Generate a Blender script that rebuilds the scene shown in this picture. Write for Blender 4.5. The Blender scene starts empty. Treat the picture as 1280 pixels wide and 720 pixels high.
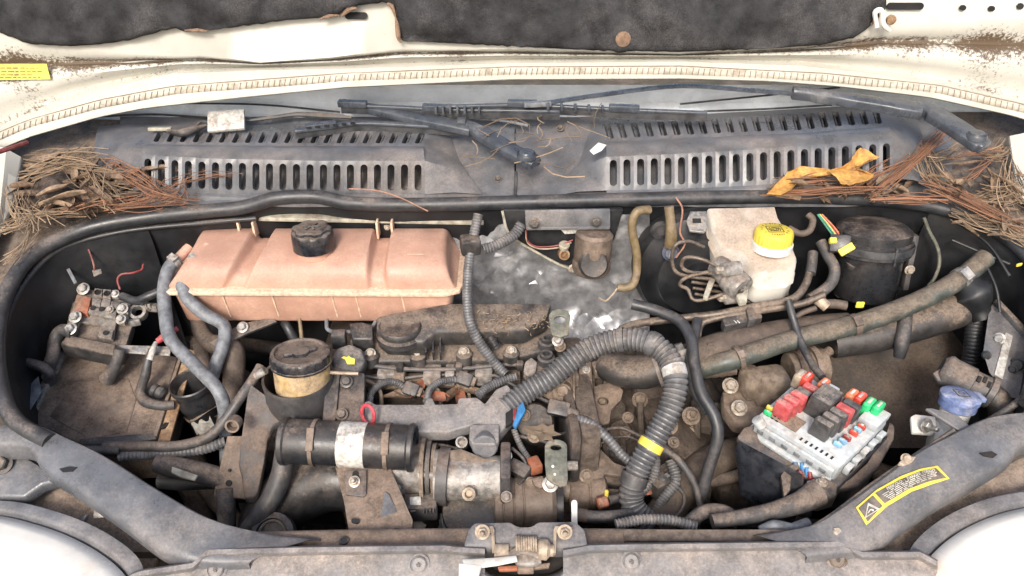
import bpy, bmesh, math, random
from mathutils import Vector, Matrix, noise as mnoise
random.seed(7)
SC = bpy.context.scene
COL = SC.collection
# ---------------------------------------------------------------- camera, sky, sun, exposure
PITCH = math.radians(35.0); CP, SP = math.cos(PITCH), math.sin(PITCH)
CAM = Vector((0.0, 0.0, 1.9)); FOC = 1000.0
cd = bpy.data.cameras.new('camera'); cam = bpy.data.objects.new('camera', cd); COL.objects.link(cam)
cam.location = CAM; cam.rotation_euler = (math.pi/2 - PITCH, 0, 0)
cd.sensor_width = 36.0; cd.lens = 36.0*FOC/1280.0; cd.clip_start = 0.02; cd.clip_end = 500
SC.camera = cam
SUN_EL, SUN_AZ = math.radians(40), math.radians(192)     # azimuth: 0 = +Y (to the rear of the van), clockwise
w = bpy.data.worlds.new('World'); SC.world = w; w.use_nodes = True
wn = w.node_tree.nodes; wl = w.node_tree.links
sky = wn.new('ShaderNodeTexSky'); sky.sky_type = 'NISHITA'; sky.sun_disc = False
sky.sun_elevation = SUN_EL; sky.sun_rotation = SUN_AZ
sky.air_density = 1.0; sky.dust_density = 4.0; sky.ozone_density = 1.0
wl.new(sky.outputs[0], wn['Background'].inputs[0]); wn['Background'].inputs[1].default_value = 0.13
sd = bpy.data.lights.new('sun', 'SUN'); sun = bpy.data.objects.new('sun', sd); COL.objects.link(sun)
sd.energy = 1.5; sd.angle = math.radians(14); sd.color = (1.0, 0.95, 0.88)
sdir = Vector((math.sin(SUN_AZ)*math.cos(SUN_EL), math.cos(SUN_AZ)*math.cos(SUN_EL), math.sin(SUN_EL)))
sun.rotation_euler = sdir.to_track_quat('Z', 'Y').to_euler(); sun.location = (0, -2, 6)
SC.view_settings.view_transform = 'Standard'; SC.view_settings.look = 'None'
SC.view_settings.exposure = 1.03; SC.view_settings.gamma = 1.0
# ---------------------------------------------------------------- measuring: where a sighted point lies at a given real depth
def ray(px, py):
    x, v = (px-640)/FOC, (360-py)/FOC
    return Vector((x, CP + SP*v, -SP + CP*v))
def Q(px, py, h=0.0):                       # h metres below the closed-bonnet line
    d = ray(px, py); return CAM + d*((1.134 + h)/(0.37*d.y - d.z))
def PY(px, py, y): d = ray(px, py); return CAM + d*(y/d.y)
def PZ(px, py, z): d = ray(px, py); return CAM + d*((z - CAM.z)/d.z)
def BP(px, py, off=0.0):                    # on the raised bonnet's inner face
    d = ray(px, py); k = 0.25
    # y = 1.36 + k (z-1.395) - off
    t = (1.36 - off + k*(CAM.z - 1.395))/(d.y - k*d.z); return CAM + d*t
def dep(p): return (Vector(p) - CAM).dot(Vector((0, CP, -SP)))
def mm(p, n): return n*dep(p)/FOC           # n pixels at p, in metres
FACE = Vector((0, -0.57, 0.82)); UP = Vector((0, 0, 1)); XX = Vector((1, 0, 0))
# ---------------------------------------------------------------- materials
MATS = {}
DUST = (0.20, 0.150, 0.113)
def mat(name, col, rough=0.5, metal=0.0, dust=0.4, dcol=DUST, scale=22.0, bump=0.15, var=0.25, spec=0.5, updust=0.6, coat=0.0, trans=0.0, sss=0.0, fine=260.0, wear=0.22, island=False, soft=0.095):
    if name in MATS: return MATS[name]
    m = bpy.data.materials.new(name); m.use_nodes = True; MATS[name] = m
    n, l = m.node_tree.nodes, m.node_tree.links; b = n['Principled BSDF']
    geo = n.new('ShaderNodeNewGeometry')
    def nz(sc, det, ro=0.6):
        t = n.new('ShaderNodeTexNoise'); t.inputs['Scale'].default_value = sc; t.inputs['Detail'].default_value = det
        t.inputs['Roughness'].default_value = ro; l.new(geo.outputs['Position'], t.inputs['Vector']); return t
    def mth(op, a, bb, clamp=False):
        x = n.new('ShaderNodeMath'); x.operation = op; x.use_clamp = clamp
        for i, q in enumerate((a, bb)):
            if q is None: continue
            if isinstance(q, (int, float)): x.inputs[i].default_value = q
            else: l.new(q, x.inputs[i])
        return x.outputs[0]
    def rng(s, a, bb, c=0.0, d=1.0):
        r = n.new('ShaderNodeMapRange'); r.inputs[1].default_value = a; r.inputs[2].default_value = bb
        r.inputs[3].default_value = c; r.inputs[4].default_value = d; l.new(s, r.inputs[0]); return r.outputs[0]
    n1 = nz(scale, 6); n2 = nz(fine, 4, 0.7); n3 = nz(scale*0.28, 3); n4 = nz(scale*2.7, 5, 0.65)
    sx = n.new('ShaderNodeSeparateXYZ'); l.new(geo.outputs['Normal'], sx.inputs[0])
    up = rng(sx.outputs[2], -0.3, 0.95, -updust*0.5, updust*0.5)
    # patchy cover: soft film everywhere plus crusts with broken edges
    q = mth('ADD', mth('ADD', n1.outputs['Fac'], mth('MULTIPLY', n2.outputs['Fac'], 0.30)), mth('MULTIPLY', n3.outputs['Fac'], 0.55))   # mean about 0.92
    q = mth('ADD', q, mth('MULTIPLY', up, 0.30))
    c0 = 1.245 - 0.46*dust
    crust = rng(q, c0-soft, c0+soft)
    film = rng(q, c0-0.34, c0+0.16, 0.0, 0.34)
    f = mth('MULTIPLY', mth('MAXIMUM', film, mth('MULTIPLY', crust, 0.92)), min(1.0, 0.55+dust*0.5), True)
    vcol = n.new('ShaderNodeMix'); vcol.data_type = 'RGBA'
    vcol.inputs[6].default_value = tuple(c*(1-var) for c in col)+(1,); vcol.inputs[7].default_value = tuple(min(1, c*(1+var)) for c in col)+(1,)
    l.new(rng(n4.outputs['Fac'], 0.36, 0.64) if not island else geo.outputs['Random Per Island'], vcol.inputs[0])
    mx = n.new('ShaderNodeMix'); mx.data_type = 'RGBA'; l.new(f, mx.inputs[0]); l.new(vcol.outputs[2], mx.inputs[6])
    dv = n.new('ShaderNodeMix'); dv.data_type = 'RGBA'
    dv.inputs[6].default_value = tuple(c*0.42 for c in dcol)+(1,); dv.inputs[7].default_value = tuple(min(1, c*1.5) for c in dcol)+(1,)
    l.new(rng(mth('ADD', n2.outputs['Fac'], n4.outputs['Fac']), 0.72, 1.28), dv.inputs[0]); l.new(dv.outputs[2], mx.inputs[7])
    outc = mx.outputs[2]
    if wear:
        pw = mth('MULTIPLY', rng(geo.outputs['Pointiness'], 0.52, 0.62), mth('MULTIPLY', rng(n4.outputs['Fac'], 0.4, 0.6), wear), True)
        wm = n.new('ShaderNodeMix'); wm.data_type = 'RGBA'; l.new(pw, wm.inputs[0]); l.new(outc, wm.inputs[6]); wm.inputs[7].default_value = tuple(min(.8, c*1.6+.10) for c in col)+(1,); outc = wm.outputs[2]
    l.new(outc, b.inputs['Base Color'])
    rr = mth('ADD', rng(f, 0, 0.9, rough, 0.9), mth('ADD', rng(n4.outputs['Fac'], 0.3, 0.7, -0.10, 0.10), rng(n3.outputs['Fac'], 0.35, 0.65, -0.08, 0.10)), True)
    l.new(rr, b.inputs['Roughness'])
    if metal: l.new(rng(f, 0, 0.8, metal, 0.0), b.inputs['Metallic'])
    b.inputs['Specular IOR Level'].default_value = spec
    if coat: b.inputs['Coat Weight'].default_value = coat; b.inputs['Coat Roughness'].default_value = 0.12
    if trans: b.inputs['Transmission Weight'].default_value = trans
    if sss:
        b.inputs['Subsurface Weight'].default_value = sss; b.inputs['Subsurface Radius'].default_value = (0.02, 0.012, 0.008); b.inputs['Subsurface Scale'].default_value = 0.5
    if bump:
        bp = n.new('ShaderNodeBump'); bp.inputs['Strength'].default_value = bump; bp.inputs['Distance'].default_value = 0.002
        l.new(mth('ADD', n2.outputs['Fac'], mth('MULTIPLY', n1.outputs['Fac'], 1.5)), bp.inputs['Height']); l.new(bp.outputs[0], b.inputs['Normal'])
    return m
mat('cowl_plastic', (0.094, 0.099, 0.108), 0.32, dust=0.32, dcol=(0.27, 0.215, 0.175), scale=9, updust=0.2, var=0.2, soft=0.26)
mat('strut_paint', (0.088, 0.095, 0.107), 0.30, dust=0.44, dcol=(0.27, 0.225, 0.19), scale=10, updust=0.3, var=0.2, soft=0.26)
mat('panel_plastic', (0.115, 0.118, 0.125), 0.38, dust=0.56, dcol=(0.34, 0.28, 0.235), scale=14, updust=0.4, var=0.2, soft=0.26)
mat('cap_black', (0.013, 0.015, 0.020), 0.22, dust=0.38, scale=26, updust=2.0, wear=0.4)
mat('rubber', (0.026, 0.028, 0.032), 0.40, dust=0.3, scale=16, dcol=(0.16, 0.13, 0.11), updust=1.2)
mat('black_plastic', (0.018, 0.019, 0.022), 0.32, dust=0.24, scale=18, updust=1.2)
mat('clean_black', (0.016, 0.018, 0.023), 0.34, dust=0.12, scale=20, updust=1.0)
mat('black_dusty', (0.026, 0.026, 0.027), 0.38, dust=0.47, scale=20, updust=1.2)
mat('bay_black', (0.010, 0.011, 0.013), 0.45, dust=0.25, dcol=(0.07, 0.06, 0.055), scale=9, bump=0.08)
mat('wing_dirt', (0.04, 0.034, 0.03), 0.8, dust=0.8, dcol=(0.085, 0.063, 0.047), scale=14, bump=0.5)
mat('hose_grey', (0.15, 0.158, 0.169), 0.5, dust=0.45, scale=30, updust=0.1, dcol=(0.10, 0.095, 0.095), var=0.35)
mat('hose_dark', (0.045, 0.047, 0.05), 0.45, dust=0.5, scale=24, dcol=(0.2, 0.15, 0.115), updust=1.1)
mat('hose_brown', (0.085, 0.062, 0.048), 0.65, dust=0.60, dcol=(0.115, 0.088, 0.068), scale=22, updust=0.9)
mat('hose_green', (0.045, 0.058, 0.053), 0.38, dust=0.68, dcol=(0.15, 0.115, 0.085), scale=18, updust=1.3)
mat('conduit', (0.085, 0.086, 0.09), 0.38, wear=0.6, dust=0.36, scale=22, dcol=(0.24, 0.2, 0.165), updust=1.0)
mat('tank', (0.42, 0.238, 0.172), 0.36, dust=0.42, dcol=(0.42, 0.28, 0.21), scale=7, bump=0.03, var=0.07, sss=0.1, soft=0.26)
mat('tank_seam', (0.60, 0.42, 0.30), 0.6, dust=0.35, dcol=(0.42, 0.28, 0.2), scale=60, bump=0.15, var=0.2)
mat('white_paint', (0.62, 0.60, 0.52), 0.32, dust=0.2, dcol=(0.3, 0.22, 0.15), scale=8, bump=0.03, var=0.05, updust=0.1)
mat('white_plastic', (0.64, 0.63, 0.58), 0.35, dust=0.35, dcol=(0.36, 0.27, 0.2), scale=14, var=0.05, bump=0.05)
mat('reservoir_white', (0.60, 0.585, 0.53), 0.32, dust=0.62, dcol=(0.30, 0.21, 0.145), scale=7, var=0.05, bump=0.04, updust=0.9)
mat('pale_box', (0.37, 0.405, 0.425), 0.5, dust=0.42, dcol=(0.40, 0.35, 0.30), scale=30, var=0.08, bump=0.08)
mat('alloy', (0.29, 0.275, 0.255), 0.52, metal=0.45, dust=0.66, dcol=(0.18, 0.135, 0.105), scale=30, updust=0.7, bump=0.4, var=0.4)
mat('alloy_brown', (0.24, 0.19, 0.145), 0.6, metal=0.25, dust=0.72, dcol=(0.15, 0.107, 0.077), scale=24, updust=0.7, bump=0.4)
mat('steel', (0.36, 0.35, 0.33), 0.40, metal=0.8, dust=0.6, dcol=(0.2, 0.155, 0.12), scale=50, updust=0.2, var=0.3)
mat('bolt_zinc', (0.36, 0.32, 0.265), 0.42, metal=0.6, dust=0.62, scale=80, updust=0.2, var=0.3)
mat('steel_brown', (0.15, 0.115, 0.09), 0.5, metal=0.3, dust=0.64, dcol=(0.195, 0.140, 0.103), scale=18, updust=0.6, bump=0.3)
mat('bracket_green', (0.15, 0.155, 0.125), 0.45, metal=0.4, dust=0.5, dcol=(0.22, 0.18, 0.13), scale=34, updust=0.2)
mat('bracket_dark', (0.05, 0.05, 0.052), 0.42, metal=0.1, dust=0.5, dcol=(0.17, 0.122, 0.092), scale=20, updust=1.1)
mat('tank_label', (0.46, 0.29, 0.16), 0.5, dust=0.5, dcol=(0.42, 0.26, 0.18), scale=60)
mat('rust', (0.18, 0.095, 0.045), 0.75, dust=0.6, dcol=(0.34, 0.25, 0.15), scale=50)
mat('engine_dirt_shaded', (0.085, 0.066, 0.052), 0.7, dust=0.66, dcol=(0.105, 0.077, 0.058), scale=26, bump=0.7, var=0.4, updust=0.9)  # brown dirt, its dust darkened to stand for shadow deep in the bay
mat('engine_dark', (0.028, 0.025, 0.023), 0.65, dust=0.65, dcol=(0.10, 0.07, 0.052), scale=24, bump=0.6, updust=0.9)  # dark tone also stands in for shade in the gaps between castings
mat('foil', (0.40, 0.405, 0.42), 0.36, metal=0.75, dust=0.55, scale=16, bump=0.12, fine=90, updust=0.1, dcol=(0.12, 0.11, 0.105), wear=0)
mat('tray_dust', (0.11, 0.09, 0.075), 0.75, dust=0.85, dcol=(0.24, 0.185, 0.145), scale=16, bump=0.4)
mat('label_field', (0.10, 0.088, 0.08), 0.5, dust=0.4, scale=40)
mat('board_brown', (0.12, 0.09, 0.07), 0.8, dust=0.78, dcol=(0.21, 0.155, 0.118), scale=13, updust=0.1, bump=0.5, var=0.45)
mat('ps_fluid', (0.42, 0.29, 0.13), 0.38, dust=0.72, dcol=(0.34, 0.25, 0.16), scale=30, updust=0.2)
mat('yellow', (0.76, 0.60, 0.07), 0.4, dust=0.34, scale=30, updust=0.1, bump=0.03, var=0.08)
mat('ink', (0.05, 0.035, 0.02), 0.6, dust=0.1)
mat('ink_pale', (0.5, 0.47, 0.40), 0.6, dust=0.1)
mat('red_relay', (0.42, 0.06, 0.065), 0.4, dust=0.45, dcol=(0.42, 0.24, 0.2), scale=40, bump=0.06)
mat('red_fuse', (0.55, 0.05, 0.03), 0.4, dust=0.25)
mat('pink_cap', (0.45, 0.04, 0.06), 0.4, dust=0.3)
mat('orange_fuse', (0.62, 0.16, 0.07), 0.4, dust=0.3)
mat('cream', (0.36, 0.29, 0.215), 0.5, dust=0.5, metal=0.2, scale=40)
mat('green_fuse', (0.02, 0.46, 0.16), 0.35, dust=0.2)
mat('blue_fuse', (0.2, 0.42, 0.62), 0.4, dust=0.25)
mat('dark_red', (0.22, 0.02, 0.025), 0.4, dust=0.3)
mat('relay_black', (0.045, 0.045, 0.046), 0.42, dust=0.5, dcol=(0.22, 0.185, 0.16), scale=40, updust=1.0)
mat('blue_cap', (0.12, 0.17, 0.34), 0.4, dust=0.55, dcol=(0.33, 0.33, 0.36), scale=34)
mat('valve_blue', (0.06, 0.075, 0.11), 0.4, dust=0.5)
mat('blue_wire', (0.02, 0.16, 0.36), 0.4, dust=0.3)
mat('red_wire', (0.2, 0.025, 0.03), 0.4, dust=0.4)
mat('green_wire', (0.03, 0.2, 0.13), 0.4, dust=0.3)
mat('fuse_terracotta', (0.30, 0.095, 0.045), 0.6, dust=0.55, scale=44)
mat('terminal', (0.2, 0.185, 0.165), 0.5, metal=0.3, dust=0.7, dcol=(0.15, 0.118, 0.095), scale=44, updust=0.1, var=0.35)
mat('sticker_white', (0.5, 0.485, 0.44), 0.5, dust=0.62, scale=55, updust=0.1, dcol=(0.2, 0.16, 0.13))
mat('tape_white', (0.5, 0.49, 0.46), 0.5, dust=0.5, scale=60)
mat('glass_dusty', (0.74, 0.78, 0.82), 0.25, dust=0.35, dcol=(0.55, 0.53, 0.5), scale=7, updust=0.1, bump=0.02, var=0.10, wear=0)
mat('lamp_lens', (0.78, 0.77, 0.72), 0.08, dust=0.44, dcol=(0.62, 0.46, 0.32), scale=7, bump=0.0, var=0.04, coat=1.0, wear=0, updust=0.1)
mat('wiper', (0.045, 0.053, 0.066), 0.26, dust=0.25, dcol=(0.2, 0.19, 0.18), scale=16)
mat('felt', (0.034, 0.034, 0.036), 0.95, dust=0.55, dcol=(0.075, 0.072, 0.072), scale=10, bump=1.0, fine=420, updust=0.1, spec=0.1, wear=0, var=0.4)
mat('felt_torn', (0.2, 0.125, 0.08), 0.95, dust=0.5, scale=60, bump=1.0)
mat('straw', (0.235, 0.165, 0.105), 0.75, dust=0.3, dcol=(0.30, 0.24, 0.175), scale=40, var=0.6, updust=0.1, wear=0, island=True, bump=0)
mat('needle', (0.24, 0.115, 0.065), 0.7, dust=0.3, dcol=(0.30, 0.21, 0.14), scale=60, var=0.6, updust=0.1, wear=0, island=True, bump=0)
mat('dry_leaf', (0.145, 0.09, 0.058), 0.7, dust=0.5, dcol=(0.27, 0.21, 0.155), scale=50, var=0.5, updust=0.1, wear=0)
mat('dry_leaf_pale', (0.26, 0.18, 0.115), 0.7, dust=0.5, dcol=(0.17, 0.12, 0.085), scale=50, var=0.4, updust=0.1, wear=0)
mat('yellow_leaf', (0.52, 0.28, 0.07), 0.6, dust=0.45, dcol=(0.26, 0.13, 0.05), scale=45, var=0.25, updust=0.1, wear=0)
mat('soil', (0.03, 0.024, 0.02), 0.95, dust=0.5, dcol=(0.09, 0.065, 0.05), scale=60, bump=1.0, wear=0)
mat('grass_ground', (0.06, 0.05, 0.03), 0.95, dust=0.3, scale=4, wear=0)
mat('grass_green', (0.10, 0.16, 0.04), 0.7, dust=0.1, wear=0)
mat('copper_wire', (0.33, 0.16, 0.10), 0.5, dust=0.3)
mat('olive_hose', (0.17, 0.125, 0.065), 0.45, dust=0.5, scale=28)
mat('brake_line', (0.13, 0.105, 0.085), 0.4, metal=0.6, dust=0.5, scale=44)
mat('clip_beige', (0.34, 0.325, 0.26), 0.5, dust=0.5)
mat('dark_hole', (0.006, 0.006, 0.007), 0.8, dust=0.0, bump=0, wear=0)  # near black on solid pieces, stands for the darkness inside holes
mat('sealer', (0.43, 0.40, 0.33), 0.6, dust=0.5, dcol=(0.36, 0.31, 0.24), scale=40, bump=0.2, updust=0.1, wear=0)
mat('sealer_line', (0.20, 0.165, 0.12), 0.8, dust=0.3, wear=0)
# white panel with splashed mud: mud patches follow the drip channel of the panel (object height) and break up in specks
def mud_paint():
    m = mat('mud_paint', (0.51, 0.50, 0.445), 0.33, wear=0, dust=0.2, dcol=(0.3, 0.22, 0.15), scale=8, bump=0.03, var=0.04, updust=0.1)
    n, l = m.node_tree.nodes, m.node_tree.links; b = n['Principled BSDF']
    src = b.inputs['Base Color'].links[0].from_socket
    at = n.new('ShaderNodeAttribute'); at.attribute_name = 'mud'
    g = n.new('ShaderNodeNewGeometry')
    t = n.new('ShaderNodeTexNoise'); t.inputs['Scale'].default_value = 190; t.inputs['Detail'].default_value = 7; t.inputs['Roughness'].default_value = 0.75
    l.new(g.outputs['Position'], t.inputs['Vector'])
    t2 = n.new('ShaderNodeTexNoise'); t2.inputs['Scale'].default_value = 14; t2.inputs['Detail'].default_value = 4
    l.new(g.outputs['Position'], t2.inputs['Vector'])
    a = n.new('ShaderNodeMath'); a.operation = 'MULTIPLY_ADD'; l.new(at.outputs['Fac'], a.inputs[0]); a.inputs[1].default_value = 0.42
    ad = n.new('ShaderNodeMath'); ad.operation = 'MULTIPLY_ADD'; l.new(t2.outputs['Fac'], ad.inputs[0]); ad.inputs[1].default_value = 0.35; l.new(t.outputs['Fac'], ad.inputs[2])
    l.new(ad.outputs[0], a.inputs[2])
    r = n.new('ShaderNodeMapRange'); r.inputs[1].default_value = 0.90; r.inputs[2].default_value = 1.02; l.new(a.outputs[0], r.inputs[0])
    mx = n.new('ShaderNodeMix'); mx.data_type = 'RGBA'; l.new(r.outputs[0], mx.inputs[0]); l.new(src, mx.inputs[6]); mx.inputs[7].default_value = (0.10, 0.068, 0.042, 1)
    l.new(mx.outputs[2], b.inputs['Base Color'])
mud_paint()
# ---------------------------------------------------------------- mesh builders
ORG = {}
def tag(o, label=None, cat=None, group=None, kind=None):
    if label: o['label'] = label
    if cat: o['category'] = cat
    if group: o['group'] = group
    if kind: o['kind'] = kind
    return o
def thing(name, label, cat, loc, group=None):
    o = bpy.data.objects.new(name, None); o.empty_display_size = 0.05; COL.objects.link(o)
    o.location = loc; ORG[o.name] = Vector(loc); return tag(o, label, cat, group)
def frame(loc, axis=UP, xdir=None, spin=0.0):
    z = Vector(axis).normalized(); x = Vector(xdir) if xdir is not None else XX
    if abs(x.normalized().dot(z)) > 0.97: x = Vector((0, 1, 0))
    x = (x - z*x.dot(z)).normalized(); y = z.cross(x)
    M = Matrix((x, y, z)).transposed().to_4x4(); M.translation = loc
    return M @ Matrix.Rotation(spin, 4, 'Z')
def spline(pts, n=8):
    P = [Vector(p) for p in pts]
    if len(P) == 2: return [P[0].lerp(P[1], i/n) for i in range(n+1)]
    E = [P[0]*2-P[1]] + P + [P[-1]*2-P[-2]]; out = []
    for i in range(1, len(E)-2):
        a, b, c, d = E[i-1:i+3]
        for k in range(n):
            t = k/n; out.append(0.5*((2*b) + (c-a)*t + (2*a-5*b+4*c-d)*t*t + (3*b-a-3*c+d)*t*t*t))
    out.append(P[-1]); return out
class MB:
    def __init__(s): s.v = []; s.f = []
    def add(s, vs, fs):
        o = len(s.v); s.v += [Vector(v) for v in vs]; s.f += [tuple(i+o for i in f) for f in fs]; return s
    def box(s, M, sx, sy, sz, base=False):
        z0 = 0 if base else -sz/2; z1 = sz + z0
        vs = [M @ Vector((x*sx/2, y*sy/2, z)) for z in (z0, z1) for x, y in ((-1,-1),(1,-1),(1,1),(-1,1))]
        return s.add(vs, [(3,2,1,0),(4,5,6,7),(0,1,5,4),(1,2,6,5),(2,3,7,6),(3,0,4,7)])
    def bbox(s, O, U, V, N, u0, u1, v0, v1, n0, n1, taper=0.0):
        du, dv = (u1-u0)*taper/2, (v1-v0)*taper/2
        vs = [O+U*u+V*v+N*n0 for u, v in ((u0,v0),(u1,v0),(u1,v1),(u0,v1))] + [O+U*u+V*v+N*n1 for u, v in ((u0+du,v0+dv),(u1-du,v0+dv),(u1-du,v1-dv),(u0+du,v1-dv))]
        return s.add(vs, [(3,2,1,0),(4,5,6,7),(0,1,5,4),(1,2,6,5),(2,3,7,6),(3,0,4,7)])
    def lathe(s, M, prof, seg=24, caps=True, lob=0, lamp=0.0, lobr=None):
        vs = []; fs = []
        for r, z in prof:
            for k in range(seg):
                a = 2*math.pi*k/seg; q = r
                if lob and (lobr is None or lobr[0] <= z <= lobr[1]): q = r*(1 + lamp*(1 if math.cos(a*lob) > 0 else -1))
                vs.append(M @ Vector((q*math.cos(a), q*math.sin(a), z)))
        m = len(prof)
        for i in range(m-1):
            for k in range(seg):
                k2 = (k+1) % seg; fs.append((i*seg+k, i*seg+k2, (i+1)*seg+k2, (i+1)*seg+k))
        if caps:
            if prof[0][0] > 1e-6: fs.append(tuple(reversed(range(seg))))
            if prof[-1][0] > 1e-6: fs.append(tuple((m-1)*seg+k for k in range(seg)))
        return s.add(vs, fs)
    def tube(s, P, r, seg=12, cap=True, corr=0.0, pitch=0.005, wob=0.0):
        P = [Vector(p) for p in P]
        if corr:                                     # resample: 4 rings per rib
            L = [0.0]
            for a, b in zip(P, P[1:]): L.append(L[-1]+(b-a).length)
            n = max(4, int(L[-1]/pitch*4)); R = []; i = 0
            for k in range(n+1):
                d = L[-1]*k/n
                while i < len(L)-2 and L[i+1] < d: i += 1
                t = (d-L[i])/max(1e-9, L[i+1]-L[i]); R.append(P[i].lerp(P[i+1], t))
            P = R
        m = len(P); t = (P[1]-P[0]).normalized(); nrm = t.orthogonal().normalized(); vs = []; fs = []
        for i in range(m):
            t2 = ((P[min(i+1, m-1)]-P[max(i-1, 0)])).normalized()
            q = t.rotation_difference(t2); nrm = q @ nrm; nrm = (nrm - t2*nrm.dot(t2)).normalized(); t = t2
            bi = t.cross(nrm)
            if isinstance(r, (list, tuple)):
                u = i/(m-1)*(len(r)-1); j = min(int(u), len(r)-2); rad = r[j]+(r[j+1]-r[j])*(u-j)
            else: rad = r
            if corr: rad *= (1.0, 1.0, 1-corr*.55, 1-corr*1.2)[i % 4]
            if wob: rad *= 1 + wob*mnoise.noise(P[i]*35)
            for k in range(seg):
                a = 2*math.pi*k/seg; vs.append(P[i] + nrm*(rad*math.cos(a)) + bi*(rad*math.sin(a)))
        for i in range(m-1):
            for k in range(seg):
                k2 = (k+1) % seg; fs.append((i*seg+k, i*seg+k2, (i+1)*seg+k2, (i+1)*seg+k))
        if cap: fs.append(tuple(reversed(range(seg)))); fs.append(tuple((m-1)*seg+k for k in range(seg)))
        return s.add(vs, fs)
    def prism(s, pts, d):
        n = len(pts); P = [Vector(p) for p in pts]; d = Vector(d)
        return s.add(P + [p+d for p in P], [tuple(range(n)), tuple(reversed(range(n, 2*n)))] + [((i+1) % n, i, n+i, n+(i+1) % n) for i in range(n)])
    def loft(s, rows, thick=None):
        c = len(rows[0]); vs = [Vector(p) for r in rows for p in r]
        fs = [(i*c+k, i*c+k+1, (i+1)*c+k+1, (i+1)*c+k) for i in range(len(rows)-1) for k in range(c-1)]
        if thick is not None:
            n = len(vs); m = len(rows); d = Vector(thick)
            vs2 = vs + [v+d for v in vs]; fs2 = fs + [tuple(reversed([i+n for i in f])) for f in fs]
            bd = [k for k in range(c)] + [i*c+c-1 for i in range(1, m)] + [(m-1)*c+k for k in range(c-2, -1, -1)] + [i*c for i in range(m-2, 0, -1)]
            for a, b in zip(bd, bd[1:]+bd[:1]): fs2.append((b, a, a+n, b+n))
            return s.add(vs2, fs2)
        return s.add(vs, fs)
    def build(s, name, m, parent=None, bevel=0.0, seg=2, smooth=True, ang=38, attr=None, sub=0, kind=None, label=None):
        org = ORG[parent.name] if parent else None
        if org is None:
            lo = Vector((min(v[i] for v in s.v) for i in range(3))); hi = Vector((max(v[i] for v in s.v) for i in range(3)))
            org = Vector(((lo.x+hi.x)/2, (lo.y+hi.y)/2, lo.z))
        bm = bmesh.new(); vv = [bm.verts.new(v-org) for v in s.v]
        for f in s.f:
            try: bm.faces.new([vv[i] for i in f])
            except ValueError: pass
        bmesh.ops.recalc_face_normals(bm, faces=bm.faces)
        if bevel:
            ed = [e for e in bm.edges if len(e.link_faces) == 2 and e.calc_face_angle(0) > 0.5]
            bmesh.ops.bevel(bm, geom=ed, offset=bevel, segments=seg, profile=0.5, affect='EDGES', clamp_overlap=True)
        me = bpy.data.meshes.new(name); bm.to_mesh(me); bm.free()
        if attr is not None and not bevel:
            a = me.attributes.new('mud', 'FLOAT', 'POINT')
            for i, x in enumerate(attr[:len(me.vertices)]): a.data[i].value = x
        if smooth:
            for p in me.polygons: p.use_smooth = True
            me.set_sharp_from_angle(angle=math.radians(ang))
        me.materials.append(MATS[m] if isinstance(m, str) else m)
        o = bpy.data.objects.new(name, me); COL.objects.link(o)
        if parent: o.parent = parent
        else: o.location = org
        if sub:
            md = o.modifiers.new('s', 'SUBSURF'); md.levels = sub; md.render_levels = sub
        ORG[o.name] = org.copy()
        if kind: o['kind'] = kind
        if label: o['label'] = label
        return o
def qs(pts): return [Q(*p) for p in pts]
def hose(name, label, pts, rpx, m, parent=None, corr=0.0, pitch=0.005, cat='hose', seg=14, n=8, wob=0.0, group=None, cap=True):
    P = qs(pts); r = [mm(P[0], x) for x in rpx] if isinstance(rpx, (list, tuple)) else mm(P[len(P)//2], rpx)
    o = MB().tube(spline(P, n), r, seg, cap, corr, pitch, wob).build(name, m, parent, ang=60 if not corr else 28)
    if parent is None: tag(o, label, cat, group)
    elif label: o['label'] = label
    return o
def plate(name, outline, h, thick, m, parent=None, bevel=0.0015, d=None, label=None, cat=None):
    P = [Q(p[0], p[1], p[2] if len(p) > 2 else h) for p in outline]
    dd = d if d is not None else Vector((0, 0.08, -0.99))*thick
    o = MB().prism(P, dd).build(name, m, parent, bevel)
    if parent is None: tag(o, label, cat)
    elif label: o['label'] = label
    return o
def bolt(parent, p, r, m='bolt_zinc', axis=FACE, stud=0.0, name='bolt', hexa=True):
    M = frame(p - Vector(axis).normalized()*r*0.15, axis, spin=random.random()*3)
    b = MB().lathe(M, [(r*1.45, 0), (r*1.45, r*0.22), (r*1.1, r*0.3)], 20)
    b.lathe(M, [(r, r*0.28), (r, r*0.95), (r*0.82, r*1.12)], 6 if hexa else 20)
    if stud: b.lathe(M, [(r*0.5, r), (r*0.5, r+stud), (r*0.35, r+stud*1.1)], 10)
    return b.build(name, m, parent, ang=30)
def bpx(parent, px, py, h, rpx, **k): p = Q(px, py, h); return bolt(parent, p, mm(p, rpx), **k)
def clampring(parent, P, i, r, w=0.009, m='steel', name='clamp', screw=True):
    i = max(1, min(len(P)-2, i)); ax = (P[i+1]-P[i-1]).normalized(); M = frame(P[i]-ax*w/2, ax)
    b = MB().lathe(M, [(r*0.98, 0), (r*1.1, 0), (r*1.1, w), (r*0.98, w)], 24, caps=False)
    if screw:
        side = (FACE - ax*FACE.dot(ax)).normalized(); b.box(frame(P[i]+side*r*1.15, side, ax), w*1.3, w*1.6, w*0.8)
    return b.build(name, m, parent, ang=30)
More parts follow.
